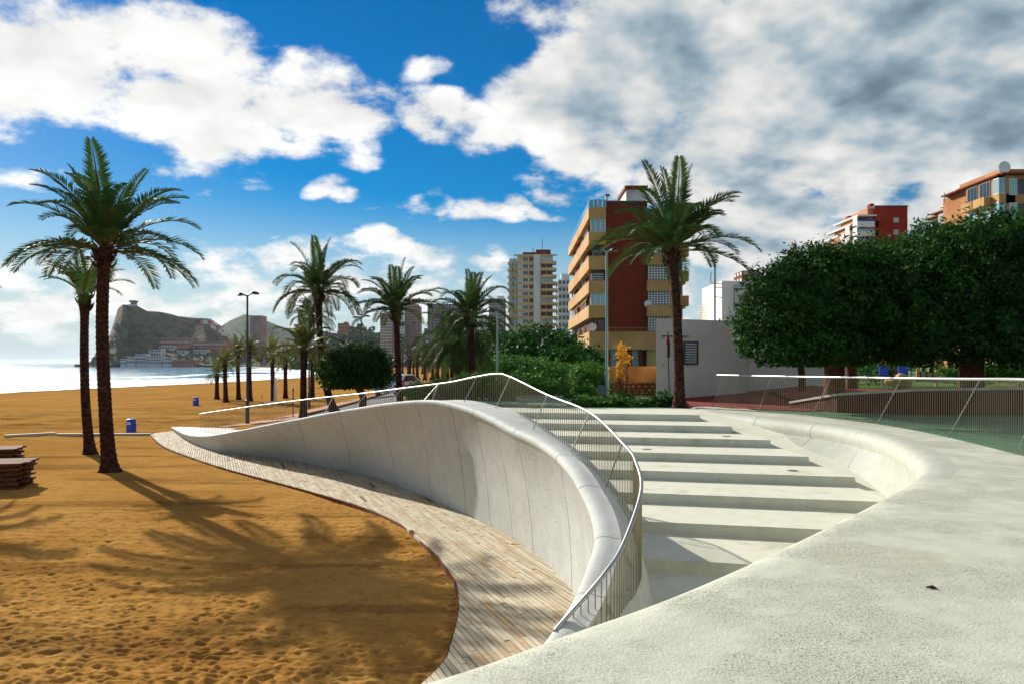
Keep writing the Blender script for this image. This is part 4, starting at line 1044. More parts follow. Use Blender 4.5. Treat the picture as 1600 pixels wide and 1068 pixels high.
# ---- brick and cream apartment block
D = 94.0
apt = empty('apartment_block', (PX(960, D), D, 0)); tag(apt, 'apartment block with dark red brick end wall and cream balcony bands', 'building')
xa = PX(920, D); xb = PX(947, D); xc = PX(1012, D); xd = PX(1049, D); xe = PX(1078, D); YF = 128.0
bx('core_wall', M_shade, apt, xa+.9, xb, D+1.4, YF, 0, 19.6)
bx('brick_wall', M_brick, apt, xb+.02, xc, D+.25, D+12, 4.9, PZ(316, D))
bx('coping', M_darkframe, apt, xb-.1, xc+.1, D+.15, D+12, PZ(316, D), PZ(313.5, D))
bx('ground_floor_wall', M_offwhite, apt, xb-.5, xc+1.0, D+1.6, D+11, -.3, 3.1)
bands = [(324, 341), (362, 382), (400, 421), (438.5, 457.5), (477, 496.5)]
for k, (y0, y1) in enumerate(bands):
    z1, z0 = PZ(y0, D), PZ(y1, D)
    # balcony parapet wrapping the corner: front piece, long side piece, floor slab
    bx('balcony_front', M_cream, apt, xa, xb-.02, D-.05, D+.13, z0, z1)
    bx('balcony_side', M_cream, apt, xa-.02, xa+.16, D+.135, YF, z0, z1)
    bx('balcony_floor', M_cream, apt, xa+.17, xb, D+.14, YF-.2, z0+.05, z0+.22)
    # bay glazing / open loggia
    zt = PZ(bands[k-1][1], D) if k else None
    zl = z1; zh = (PZ(bands[k-1][1], D) if k else None)
    if zh:
        hh = zh-zl
        if k in (1, 4): put(W_light, 'window', apt, (xa*.45+xb*.55, D+.25, (zl+zh)/2), (xb-xa-.25, 1, hh))
        else:
            bx('loggia_back', M_redpanel, apt, xa+1.0, xb, D+1.2, D+1.38, zl-.1, zh+.1)
            put(W_dd, 'window', apt, (xa*.4+xb*.6, D+1.18, (zl+zh)/2), (1.2, 1, hh*.9))
            if k == 3:
                rl = MB()
                for q in range(3): rl.box(xa, xb-.3, D-.02, D+.03, z1+.15+q*.28, z1+.21+q*.28)
                part(rl, 'balcony_rail', M_frame, apt)
        # row of openings along the long side
        ny = 12
        for q in range(ny):
            yy = D+1.2+(q+.5)*(YF-D-2)/ny; r_ = rnd.random()
            wm = W_dd if r_ < .4 else (W_light if r_ < .62 else W_brown)
            put(wm, 'window', apt, (xa+.5+(.25 if r_ < .4 else 0), yy, (zl+zh)/2), ((YF-D-2)/ny*.94, 1, hh), R(-90))
        aw = MB()                                               # sun blinds hung out of some bays
        for q in range(4):
            yy = D+4+q*7.3+rnd.uniform(-1, 1); aw.quad((xa+.5, yy, zh), (xa+.5, yy+2.2, zh), (xa-.25, yy+2.2, zh-.9), (xa-.25, yy, zh-.9))
        part(aw, 'sun_blind', M_shade, apt)
z0, z1 = PZ(546, D), PZ(518, D)
bx('balcony_front', M_cream, apt, xa, xc+1.0, D-.6, D-.42, z0, z1)
bx('balcony_side', M_cream, apt, xa-.02, xa+.16, D-.415, YF, z0, z1)
bx('balcony_floor', M_cream, apt, xa+.17, xc+.9, D-.41, YF-.2, z0+.06, z0+.25)
zl, zh = z1, PZ(496.5, D)
bx('loggia_back', M_redpanel, apt, xa+1.0, xb, D+1.2, D+1.38, zl-.2, zh+.1)
put(W_dd, 'window', apt, (xa*.2+xb*.8, D+1.15, (zl+zh)/2), (.8, 1, 1.5))
for q in range(12):
    yy = D+1.2+(q+.5)*(YF-D-2)/12; put(W_brown if q % 3 else W_dd, 'window', apt, (xa+.6, yy, (zl+zh)/2), (2.4, 1, zh-zl), R(-90))
rl = MB()
for q in range(16): rl.box(xb+q*.33, xb+q*.33+.04, D-.5, D-.46, z1, z1+.42)
rl.box(xb, xc+.6, D-.51, D-.45, z1+.42, z1+.47); part(rl, 'balcony_rail', M_cream, apt)
for q, (x, w, wm) in enumerate(((925, 16, W_brown), (942, 10, W_dd), (958, 16, W_light), (978, 14, W_dd), (992, 12, W_light), (1008, 12, W_brown))):
    put(wm, 'window', apt, (PX(x, D), D+1.55, 1.7), (w*D/F, 1, 2.5))
for q in range(4): bx('pillar', M_redpanel, apt, PX(950+q*17, D), PX(950+q*17, D)+.4, D+.9, D+1.5, -.3, z0)
# satellite dishes
def dish(root, loc, r0):
    V = []; Fc = []; n = 16
    for k, (rr_, yy) in enumerate(((0, .12), (.5, .08), (1, 0))):
        for j in range(n): a = 6.2832*j/n; V.append((loc[0]+r0*rr_*math.cos(a), loc[1]+yy*r0*2, loc[2]+r0*rr_*math.sin(a)))
    for k in range(2):
        for j in range(n): Fc.append((k*n+j, k*n+(j+1) % n, (k+1)*n+(j+1) % n, (k+1)*n+j))
    o = link('satellite_dish', mesh('satellite_dish', V, Fc, M_signwhite, True), None, root); child_fix(o, root)
    a_ = MB(); a_.tube([(loc[0], loc[1]+.3*r0, loc[2]), (loc[0]-.1, loc[1]+.5, loc[2]-r0*1.1)], .04, 6); part(a_, 'dish_arm', M_metalgrey, root)
dish(apt, (PX(926, D), D-.3, PZ(511, D)), .45); dish(apt, (PX(1012, D), D-.1, PZ(475, D)), .42)
# lattice stair shaft
lat = [(335, 357), (374, 397), (414, 438), (454.6, 477), (494, 519)]
bx('stair_shaft', M_shade, apt, xc+.02, xd, D+.6, D+9, 0, PZ(330, D))
for k, (y0, y1) in enumerate(lat):
    z1, z0 = PZ(y0, D), PZ(y1, D); x0, x1 = xc+.15, xd-.25; g_ = MB(); nx, nz = 7, 6
    for q in range(nx+1): xx = x0+(x1-x0)*q/nx; g_.box(xx-.045, xx+.045, D+.05, D+.2, z0, z1)
    for q in range(nz+1): zz = z0+(z1-z0)*q/nz; g_.box(x0, x1, D+.062, D+.188, zz-.045, zz+.045)
    part(g_, 'lattice_screen', M_frame, apt)
    bx('shaft_back', M_glass, apt, x0, x1, D+.4, D+.5, z0, z1)
    if k < 4:
        yb0, yb1 = y1, lat[k+1][0]; z1, z0 = PZ(yb0, D), PZ(yb1, D)
        bv = MB(); bv.prism([(xc-.1, D+.6), (xc-.1, D-.35), (xd-.25, D-.35), (xd+.35, D+.4), (xd+.35, D+.6)], z0-.02, z1+.02); part(bv, 'shaft_band', M_cream, apt)
    bx('shaft_corner', M_cream, apt, x1+.1, x1+.45, D+.02, D+.6, z0-3, z0)
# right-hand return with small balconies
bx('side_wall', M_cream, apt, xd+.3, xe-.6, D+1.2, D+16, 0, PZ(335, D))
for k, y in enumerate((345, 384, 423, 462, 501)):
    z = PZ(y, D)
    bx('side_balcony', M_orange, apt, xd+1.0, xe-.1, D+.1, D+1.15, z-1.2, z)
    bx('side_balcony', M_cream, apt, xe-.55, xe+.25, D+3.5, D+14, z-1.25, z-.1)
    put(W_dd, 'window', apt, (xd+1.0, D+1.15, z-2.0), (.9, 1, 1.3))
# roof
zr = PZ(314, D)
bx('penthouse', M_offwhite, apt, PX(986, D), PX(1018, D), D+4, D+10, zr, PZ(285, D)); bx('penthouse_roof', M_redpanel, apt, PX(983, D), PX(1020, D), D+3.4, D+10.5, PZ(285, D), PZ(280, D))
bx('roof_wall', M_offwhite, apt, PX(953, D), PX(985, D), D+5, D+5.3, zr, PZ(300, D)); bx('chimney', M_signwhite, apt, PX(953, D), PX(957, D), D+4.4, D+4.8, zr, PZ(294, D)); bx('chimney_cap', M_darkframe, apt, PX(953, D)-.05, PX(960, D), D+4.3, D+4.9, PZ(294, D), PZ(291.5, D))
for q in range(4):
    x0 = xa+.1+q*(xb-xa)/4
    bx('glass_screen', M_glassblue, apt, x0, x0+(xb-xa)/4-.08, D+.02, D+.06, PZ(324, D), PZ(312, D))
for q in range(8): bx('glass_screen', M_glassblue, apt, xa+.02, xa+.06, D+.4+q*4, D+4.2+q*4, PZ(324, D), PZ(313, D))
def text_obj(body, size, loc, material, parent, name='lettering', rz=0, ext=.004):
    cu = bpy.data.curves.new(name, 'FONT'); cu.body = body; cu.size = size; cu.extrude = ext
    t = bpy.data.objects.new(name, cu); COL.objects.link(t); bpy.context.view_layer.update()
    me = bpy.data.meshes.new_from_object(t.evaluated_get(bpy.context.evaluated_depsgraph_get())); bpy.data.objects.remove(t)
    me.materials.clear(); me.materials.append(material)
    o = bpy.data.objects.new(name, me); COL.objects.link(o); o.parent = parent
    o.matrix_parent_inverse = Matrix.Translation(parent.location).inverted()
    o.location = loc; o.rotation_euler = (R(90), 0, rz); return o

# ---- pale tower behind the bushes
def tower_detailed():
    D = 335.0; t = empty('pale_tower', (PX(831, D), D, 0)); tag(t, 'pale beige residential tower with rounded balconies and red panels', 'building')
    k = D/F; X = lambda x: PX(x, D); Z = lambda y: PZ(y, D)
    bx('wall', M_towerbeige, t, X(808), X(864), D+1, D+16, -2, Z(397)); bx('rib', M_farwhite, t, X(834), X(844.5), D+.4, D+.95, -2, Z(398))
    bx('side_wall', M_towerbeige, t, X(795), X(807.9), D+5, D+18, -2, Z(404))
    bx('roof_slab', M_redpanel, t, X(817), X(861), D+1.5, D+14, Z(397), Z(393.5)); bx('roof_house', M_redpanel, t, X(838), X(861), D+4, D+10, Z(393.4), Z(388)); bx('roof_brim', M_towerbeige, t, X(803), X(870), D+.6, D+1.4, Z(399.5), Z(397.2))
    m_ = MB(); m_.tube([(X(848), D+6, Z(388)), (X(848), D+6, Z(369))], .18, 5); part(m_, 'mast', M_metalgrey, t); m_ = MB(); m_.tube([(X(833.5), D+6, Z(393)), (X(833.5), D+6, Z(384))], .22, 5); part(m_, 'aerial', M_metalgrey, t)
    rows_ = [402.5+10.75*i for i in range(12)]
    for i, y in enumerate(rows_):
        hh = 6.0*k; zc = Z(y+2.2)
        for (x0, x1, wm) in ((809, 816, W_light), (817, 825.5, W_dark), (827, 833.5, W_brown if i % 2 == 0 else W_dark), (845.5, 853, W_light if i % 3 == 0 else W_brown), (854, 863, W_brown if i % 3 else W_light)):
            if i in (0,) and x0 < 817: continue
            put(wm, 'window', t, (X((x0+x1)/2), D+.95, zc), ((x1-x0)*k*.95, 2, hh))
        # curved balcony parapet on the right, bay on the left
        z1, z0 = Z(y+5.4), Z(y+9.6)
        pr = MB(); pr.prism([(X(845), D+.9), (X(846), D-.8), (X(864), D-1.0), (X(868.5), D-.3), (X(870), D+1.5), (X(869), D+6), (X(864), D+6)], z0, z1); part(pr, 'balcony', M_towerbeige, t)
        pl = MB(); pl.prism([(X(807), D+.9), (X(803), D+.2), (X(803), D+3), (X(807), D+3.2)], z0-.2, z1+1.2); part(pl, 'corner_bay', M_towerbeige if i % 3 else M_glassblue, t)
        pl = MB(); pl.prism([(X(795.2), D+5), (X(793), D+4.2), (X(800), D+3.8), (X(803), D+4.6)], z0, z1); part(pl, 'side_balcony', M_towerbeige, t)
        put(W_blue if i % 2 else W_light, 'window', t, (X(799.5), D+4.95, zc), (7*k, 2, hh))
tower_detailed()
def tower(label, x0, x1, ytop, ybase, D, wallm, fl, cols, winm, band=None, depth=14, roof=None, skew=0.0, nm='far_tower'):
    t = empty(nm, (PX((x0+x1)/2, D), D, PZ(ybase, D))); tag(t, label, 'building', 'far towers' if D > 250 else None)
    X0, X1, Z0, Z1 = PX(x0, D), PX(x1, D), PZ(ybase, D), PZ(ytop, D)
    bx('wall', wallm, t, X0, X1, D, D+depth, Z0-3, Z1)
    if roof: bx('roof_house', wallm, t, X0+(X1-X0)*roof[0], X0+(X1-X0)*roof[1], D+2, D+8, Z1, Z1+roof[2]*D/F)
    w = MB(); bb = MB(); fh = (Z1-Z0)/fl; cw = (X1-X0)/cols
    for i in range(fl):
        for j in range(cols): w.box(X0+cw*(j+.2), X0+cw*(j+.8), D-.12, D-.05, Z0+fh*(i+.35), Z0+fh*(i+.85))
        if band: bb.box(X0-.3, X1+.3, D-1.1, D-.01, Z0+fh*i, Z0+fh*(i+.28))
    for i in range(fl):                                          # windows of the return side
        for j in range(3): w.box(X0-.1, X0-.04, D+depth*(j+.2)/3, D+depth*(j+.75)/3, Z0+fh*(i+.35), Z0+fh*(i+.85))
    o = part(w, 'windows', winm, t); o['kind'] = 'stuff'
    if band: o = part(bb, 'balconies', band, t); o['kind'] = 'stuff'
    return t
tower('white stepped balcony block between the pale tower and the brick block', 872, 890, 437, 570, 310, M_farwhite, 12, 3, M_glass, M_farwhite, 14, (.3, 1, 10), nm='white_block')
tower('grey glazed office-like tower left of the pale tower', 764, 790, 466, 572, 480, M_farwhite, 19, 7, M_fargrey, M_fargrey, 18, (.5, .9, 4))
tower('broad dark grey tower behind the full palm', 668, 722, 475, 572, 520, M_fargrey, 20, 10, M_glass, None, 20, None)
tower('tall brown tower right of the spiky palm', 632, 655.5, 478, 572, 640, M_farbrown, 24, 6, M_glass, None, 16, (.25, .9, 3))
tower('brown tower with white windows left of the spiky palm', 594, 612.5, 489, 572, 620, M_farbrown, 18, 5, M_farwhite, None, 16, (.4, .8, 2))
tower('hazy pale block between the two brown towers', 623, 631, 502, 572, 900, M_farwhite, 15, 3, M_fargrey, None, 12)
tower('small tan tower on the hillside left of the distant double lamp', 528, 542, 505, 572, 800, M_farred, 13, 4, M_glass, None, 14, (.6, 1, 2.4))
tower('pinkish tower block in front of the dark mountain', 391, 408.5, 493, 574, 1000, M_farbrown, 22, 5, M_fargrey, None, 22)
tower('brown block seen above the white building roof', 1104.5, 1127, 474, 560, 330, M_farbrown, 20, 4, M_farwhite, None, 12, (.0, .9, 2.5), nm='brown_block')
tower('brick block with roof tanks above the sign wall', 1160, 1186, 423, 560, 210, M_brick, 14, 3, M_farwhite, None, 8, (.55, .9, 3), nm='brick_block')

# ---- red block and orange block above the ficus trees
D = 110.0
rb = empty('red_block', (PX(1388, D), D, 5)); tag(rb, 'red gable-ended block with white balconies above the ficus crowns', 'building')
X = lambda x: PX(x, D); Z = lambda y: PZ(y, D)
bx('red_wall', M_redwall, rb, X(1367), X(1418), D, D+10, 0, Z(323)); bx('coping', M_darkframe, rb, X(1366), X(1419), D-.1, D+10, Z(323), Z(321.4))
bx('return_wall', M_farred, rb, X(1357.5), X(1366.8), D+.4, D+9, 0, Z(325)); bx('chimney', M_redwall, rb, X(1365), X(1371), D+1, D+2, Z(321), Z(316)); bx('side_strip', M_offwhite, rb, X(1418.2), X(1421), D+2, D+8, 0, Z(335)); bx('chimney', M_redwall, rb, X(1345), X(1350), D+4, D+5, Z(338), Z(329))
for y in (344, 363): put(W_light, 'window', rb, (X(1400), D-.03, Z(y)), (8*D/F, 1, 7*D/F))
for k, (x0, x1, yt, dd) in enumerate(((1326, 1361, 338, 1.5), (1311, 1326, 348, 4), (1299, 1311, 357, 6.5))):
    bx('wing_wall', M_farred, rb, X(x0)+.8+dd*.55, X(x1)+dd*.5, D+dd, D+dd+5, 0, Z(yt)); bx('roof_slab', M_offwhite, rb, X(x0)+.4+dd*.55, X(x1)+dd*.5, D+dd-1.6, D+dd+7, Z(yt), Z(yt-2.5))
    for q in range(4):
        z = Z(yt+13+q*15); X = lambda x: PX(x, D)+.5+dd*.53
        bx('balcony', M_offwhite if q else M_signwhite, rb, X(x0)-.1, X(x1)-.2, D+dd-1.5, D+dd-1.35, z-.35, z+.45); bx('balcony_rail', M_signblue if q == 0 else M_glassblue, rb, X(x0), X(x1)-.3, D+dd-1.48, D+dd-1.4, z+.46, z+.75)
        put(W_dd, 'window', rb, (X((x0+x1)/2), D+dd-.04, z+.9), ((x1-x0)*D/F*.7, 1, 1.1)); bx('partition', M_offwhite, rb, X(x0)-.1, X(x0)+.12, D+dd-1.34, D+dd, z-.3, z+1.25); X = lambda x: PX(x, D)
D = 82.0
ob = empty('orange_block', (PX(1560, D), D, 5)); tag(ob, 'orange apartment block with glazed balconies stepping down at the right edge', 'building')
X = lambda x: PX(x, D); Z = lambda y: PZ(y, D)
bx('wall', M_orange, ob, X(1572), X(1700), D, D+12, 0, Z(274)); bx('roof_house', M_orange, ob, X(1576), X(1660), D+1.5, D+9, Z(274), Z(259)); bx('roof_edge', M_redpanel, ob, X(1560), X(1701), D-.6, D+11, Z(274), Z(271.6))
for k, (x0, x1, yt) in enumerate(((1546, 1571, 278), (1520, 1545, 295), (1500, 1519, 309), (1478, 1499, 322), (1462, 1477, 331))):
    dd = D+1+k*5.5; x0 += 6+k*5; x1 += 6+k*5
    bx('wing_wall', M_orange, ob, PX(x0, dd), PX(x1+6, dd), dd, dd+5, 0, PZ(yt, dd)); bx('roof_edge', M_offwhite if k in (1, 2) else M_redpanel, ob, PX(x0, dd)-.3, PX(x1+4, dd), dd-1.2, dd+6.5, PZ(yt, dd), PZ(yt-2.3, dd))
    for q in range(5):
        zt = PZ(yt+3+q*38*D/dd, dd); hh = 1.65
        put(W_blue if k % 2 == 0 else W_light, 'window', ob, (PX((x0+x1)/2, dd), dd-.95, zt-hh/2), ((x1-x0)*dd/F, 1, hh)); bx('balcony', M_offwhite if k % 2 else M_cream, ob, PX(x0, dd), PX(x1, dd), dd-1.0, dd-.03, zt-hh-1.0, zt-hh-.02)
        put(W_blue, 'window', ob, (PX(x0, dd)-.02, dd-.48, zt-hh/2), (.9, 1, hh), R(-90))
        for e in (1.4, 3.7):
            put(W_light if (k+q) % 2 else W_dd, 'window', ob, (PX(x0, dd)-.04, dd+e, zt-hh/2), (1.9, 1, hh), R(-90))
            bx('side_balcony', M_offwhite if (k+q) % 3 else M_cream, ob, PX(x0, dd)-.75, PX(x0, dd)-.05, dd+e-1.05, dd+e+1.0, zt-hh-.95, zt-hh-.05)
for q in range(5):
    put(W_light, 'window', ob, (X(1583), D-.03, Z(292+q*38)), (.8, 1, 1.7)); put(W_dd, 'window', ob, (X(1597), D-.03, Z(292+q*38)), (.9, 1, 1.5))
dish(ob, (X(1566), D-.4, Z(263)), .62)
m_ = MB(); m_.tube([(X(1525), D+6, Z(300)), (X(1525), D+6, Z(282))], .05, 5); m_.tube([(X(1525), D+6, Z(285)), (X(1535), D+6, Z(288))], .03, 5); part(m_, 'aerial', M_metalgrey, ob)
m_ = MB(); m_.tube([(PX(1242, 70), 70, -1), (PX(1242, 70), 70, PZ(381, 70))], .16, 10); o = m_.build('flue_pipe', M_redpanel, None, True, 60); tag(o, 'brown flue pipe poking up behind the ficus crown', 'pipe')

# ---- white municipal building
wbt = empty('white_building', (6, 31, 0)); tag(wbt, 'low off-white building with barred window behind the right palm', 'building')
xl, xr = PX(1025, 31), PX(1167, 33.0)
zt = PZ(500, 31)
m_ = MB(); m_.prism([(xl, 31), (xr, 33), (xr+1, 43), (xl*43/31+.6, 43)], -.2, zt+.06); part(m_, 'front_wall', M_offwhite, wbt)
m_ = MB(); m_.prism([(PX(1168, 36), 36), (PX(1330, 36), 36.5), (PX(1330, 36), 44), (PX(1168, 36), 43)], -.2, 1.9); part(m_, 'low_wing', M_offwhite, wbt)
m_ = MB(); m_.prism([(PX(1128, 38), 38), (PX(1205, 38), 38.4), (PX(1205, 38), 42), (PX(1128, 38), 42)], 2.8, PZ(439, 38)); part(m_, 'roof_box', M_offwhite, wbt)
def wall_pt(x): k = (x-800)/F; t = (31*k-xl)/(xr-xl-2*k); return xl+t*(xr-xl), 31+2*t
cx, cd = wall_pt(1079); zw0, zw1 = PZ(567, cd), PZ(535, cd); ry = math.atan2(2, xr-xl); ww = .62
fr = MB()
for (a, b, c, d_) in ((-ww/2-.05, ww/2+.05, zw0-.05, zw0), (-ww/2-.05, ww/2+.05, zw1, zw1+.05), (-ww/2-.05, -ww/2, zw0, zw1), (ww/2, ww/2+.05, zw0, zw1)): fr.box(a, b, -.04, .05, c, d_)
def place(o, x, y, rz): o.matrix_parent_inverse = Matrix.Translation(wbt.location).inverted(); o.location = (x, y, 0); o.rotation_euler = (0, 0, rz)
place(fr.build('window_frame', M_darkframe, wbt), cx, cd, ry)
pn = MB(); pn.box(-ww/2, ww/2, -.012, -.004, zw0, zw1); place(pn.build('pane', M_glass, wbt), cx, cd, ry)
for q in range(8):
    b = MB(); zz = zw0+(q+.5)*(zw1-zw0)/8; b.box(-ww/2+.04, ww/2-.04, -.05, -.02, zz-.014, zz+.014); place(b.build('window_slat', M_signwhite, wbt), cx, cd, ry)
for (x, y0, y1, w_) in ((1048, 526.3, 525, 38),):
    q, dq = wall_pt(x+10); b = MB(); b.box(-.75, .55, -.05, -.01, PZ(526, dq), PZ(524.3, dq)); place(b.build('wall_ledge', M_metalgrey, wbt), q, dq, ry)
q, dq = wall_pt(1111); b = MB(); b.tube([(0, -.03, PZ(528, dq)), (0, -.03, zt)], .02, 6); place(b.build('drain_pipe', M_offwhite, wbt), q, dq, ry)
ar = MB(); q, dq = wall_pt(1037); zz = PZ(570, dq)
ar.box(-.02, .11, -.014, -.006, zz-.008, zz+.008)
bq = len(ar.V); ar.V += [(-.08, -.014, zz), (0, -.014, zz+.05), (0, -.014, zz-.05)]; ar.F.append((bq, bq+2, bq+1))
place(ar.build('painted_arrow', M_arrow, wbt), q, dq, ry)
# lettered panel with crest on the roof box
pn = MB(); x0, x1 = PX(1147, 37.9), PX(1200, 37.9); z0, z1 = PZ(486, 37.9), PZ(445.5, 37.9)
for a in ((x0, x1, z1-.03, z1), (x0, x1, z0, z0+.03), (x0, x0+.03, z0+.03, z1-.03), (x1-.03, x1, z0+.03, z1-.03)): pn.box(a[0], a[1], 37.93, 37.97, a[2], a[3])
part(pn, 'panel_frame', M_metalgrey, wbt)
text_obj('AJUNTAMENT DE BENIDORM', .145, (x0+.06, 38.05, PZ(453, 37.9)), M_ink, wbt, 'lettering', R(2.5), .03)
text_obj('POLICIA', .2, (x0+.06, 38.05, PZ(478, 37.9)), M_ink, wbt, 'lettering', R(2.5), .03)
cr = MB(); cxx = PX(1166, 38); czz = PZ(463, 38)
cr.tube([(cxx, 38.1, czz), (cxx, 38.0, czz)], .17, 14); cr.box(cxx-.12, cxx+.12, 37.98, 38.08, czz-.24, czz-.05); cr.box(cxx-.09, cxx+.09, 37.97, 38.07, czz+.15, czz+.24); part(cr, 'crest', M_crest, wbt)
mast = empty('antenna_mast', (PX(1117, 38), 37.6, zt)); tag(mast, 'thin antenna mast braced to the roof box of the white building', 'antenna')
m_ = MB(); X0 = PX(1117, 37.6); m_.tube([(X0, 37.6, 3.0), (X0, 37.6, PZ(406, 37.6))], .045, 8); part(m_, 'pole', M_metalgrey, mast)
m_ = MB(); zq = PZ(410, 37.6); m_.tube([(X0-.25, 37.6, zq+.08), (X0+.12, 37.6, zq-.02)], .04, 6)
for s_ in range(4): m_.tube([(X0-.22+s_*.1, 37.45, zq+.07-s_*.02), (X0-.22+s_*.1, 37.75, zq+.07-s_*.02)], .012, 5)
part(m_, 'aerial_head', M_metalgrey, mast)
for y in (443, 449, 464):
    b = MB(); b.tube([(X0, 37.6, PZ(y, 37.6)), (PX(1129, 38), 37.95, PZ(y, 37.6))], .018, 5); part(b, 'brace', M_metalgrey, mast)
m_ = MB(); m_.tube([(X0-.18, 37.6, PZ(425, 37.6)), (X0-.2, 37.6, PZ(441, 37.6)), (X0, 37.6, PZ(444, 37.6))], .02, 5); part(m_, 'whip_aerial', M_metalgrey, mast)

# ---- rubble garden wall with stained wall above
rw = empty('rubble_wall', (5.4, 36, 0)); tag(rw, 'low rubble stone wall under a rust-stained wall by the white building', 'wall')
X0, X1 = PX(951, 36), 7.6; zs0, zs1 = -.25, PZ(597, 36)
bx('mortar_core', M_mortar, rw, X0, X1, 36.06, 36.5, zs0, zs1)
bx('stained_wall', M_rustwall, rw, X0+.05, X1, 36.15, 36.45, zs1, PZ(572, 36))
rs_ = random.Random(4); z = zs0
while z < zs1-.03:
    h = rs_.uniform(.11, .19); x = X0-rs_.uniform(0, .1)
    while x < X1:
        w = rs_.uniform(.12, .30); hh = min(h, zs1-z)*rs_.uniform(.85, 1.0); bm = bmesh.new()
        pts = []
        for a in range(7):
            an = 6.283*a/7+rs_.uniform(-.2, .2); pts.append((x+w/2+math.cos(an)*w*.48*rs_.uniform(.85, 1.1), z+hh/2+math.sin(an)*hh*.48*rs_.uniform(.85, 1.1)))
        pr = rs_.uniform(.02, .06); V = [(p[0], 36.1, p[1]) for p in pts]+[((p[0]-x-w/2)*.75+x+w/2, 36.06-pr, (p[1]-z-hh/2)*.75+z+hh/2) for p in pts]
        Fc = [tuple(7+a for a in range(7))]+[(a, (a+1) % 7, 7+(a+1) % 7, 7+a) for a in range(7)]
        bm.free(); o = link('stone', mesh('stone', V, Fc, M_stone), None, rw); child_fix(o, rw); x += w+.015
    z += h+.012

# ================================================================== headland, mountain, hillside
def terrain(name, label, prof, d0, d1, zb, shape, rough, m_, seed, nr=46, back=250, kind='structure'):
    """ridge profile from the photo, front foot at distance d0, ridge at d1"""
    px = np.array([p[0] for p in prof], float); py = np.array([p[1] for p in prof], float)
    xs_ = np.linspace(px[0], px[-1], int((px[-1]-px[0])*1.1)); ridge = np.interp(xs_, px, py)
    ts_ = np.concatenate([np.linspace(0, 1, nr), [1.12, 1.5, 2.2]]); V = []
    r_ = np.random.RandomState(seed)
    for ti, t in enumerate(ts_):
        for x, yr in zip(xs_, ridge):
            dr = d1(x) if callable(d1) else d1; df = d0(x) if callable(d0) else d0
            d = df+(dr-df)*min(t, 1)+max(0, t-1)*back
            zr_ = PZ(yr, dr); h = shape(min(t, 1), x)
            z = zb+(zr_-zb)*h if t <= 1 else zb+(zr_-zb)*(1-(t-1)/1.2)
            V.append([(x-800)/F*d, d, z])
    V = np.array(V); n1 = vnoise(V[:, 0], V[:, 1], 1/70, seed)+.6*vnoise(V[:, 0], V[:, 1], 1/28, seed+1)+.35*vnoise(V[:, 0], V[:, 1]+V[:, 2], 1/11, seed+2)
    tt = np.repeat(ts_, len(xs_)); amp = rough*np.sin(np.pi*np.clip(tt, 0, 1))+.12*rough*(tt > .9)
    V[:, 2] += n1*amp; V[:, 1] += n1*amp*1.4
    nx = len(xs_); ii = np.arange(len(ts_)-1)[:, None]*nx+np.arange(nx-1)[None, :]
    Fq = np.stack([ii, ii+1, ii+1+nx, ii+nx], 2).reshape(-1, 4)
    o = link(name, mesh_np(name, V, Fq, m_, True)); tag(o, kind=kind); return o, V.reshape(len(ts_), nx, 3), xs_, ts_
def hill_f(c_rock, c_scrub, c_dark):
    def f(T, b, nt):
        p = pos(T); n = T.noise(p, .018, 8, .62); n2 = T.noise(p, .09, 6, .65)
        g_ = T.n('ShaderNodeNewGeometry'); sp = T.n('ShaderNodeSeparateXYZ'); T.L.new(g_.outputs['Normal'], sp.inputs[0])
        c = T.mix(T.ss(T.m('ADD', n, T.m('MULTIPLY', sp.outputs[2], .25)), .55, .75), c_rock, c_scrub)
        c = T.mix(T.m('MULTIPLY', T.ss(n2, .5, .62), .8), c, c_dark); T.L.new(c, b.inputs['Base Color'])
        bump(T, b, T.noise(p, .12, 8, .7), 6.0, 1.0)
    return f
M_cliff = mat('cliff_rock_and_scrub', None, .95, .1, 0, hill_f(srgb('#86705a'), srgb('#5e6440'), srgb('#39452c')))
M_mount = mat('wooded_mountain', None, .95, .1, 0, hill_f(srgb('#4d5a45'), srgb('#43543a'), srgb('#33442f')))
M_cityhill = mat('built_hillside', None, .95, .1, 0, hill_f(srgb('#8a8068'), srgb('#5d6a48'), srgb('#3f4f34')))
cl_prof = [(118,570.6),(132,569),(144,562),(150,550),(158,540),(166,530),(172,522),(177,506),(182,490),(184,482),(192,475.6),(204,476),(215,478),(230,486),(248,487),(264,490),(278,494),(296,496),(320,497),(330,504),(342,511),(350,520),(360,531),(380,540),(410,545),(450,548),(500,552),(540,556)]
cliff_shape = lambda t, x: (.06+.94*(t**.9)) if x < 200 else (.04+.55*min(t/.62, 1)*.55+(.66*max(0, (t-.55)/.45)**1.1 if t > .55 else 0))
cliff, CV, cxs, cts = terrain('headland', '', cl_prof, lambda x: 900+max(0, 165-x)*1.0, lambda x: 1010 if x < 200 else 1080, -3.2, cliff_shape, 7.0, M_cliff, 21, 60)
mo_prof = [(325,522),(340,513),(360,500.5),(382,491),(398,493.5),(408,498),(436,509),(460,518),(490,527),(515,540),(540,555)]
terrain('mountain', '', mo_prof, 1250, 1650, -3.2, lambda t, x: t**1.1, 12, M_mount, 23)
ci_prof = [(440,552),(470,545),(509,524),(527,526),(542,517),(561,513),(581,517),(588,522),(611,524),(632,527),(659,522),(680,520),(720,518),(760,523),(800,527),(860,535),(930,545),(1010,552)]
city, HV, hxs, hts = terrain('town_hillside', '', ci_prof, 560, 860, -3.0, lambda t, x: .05+.95*t**1.15, 5.0, M_cityhill, 25)
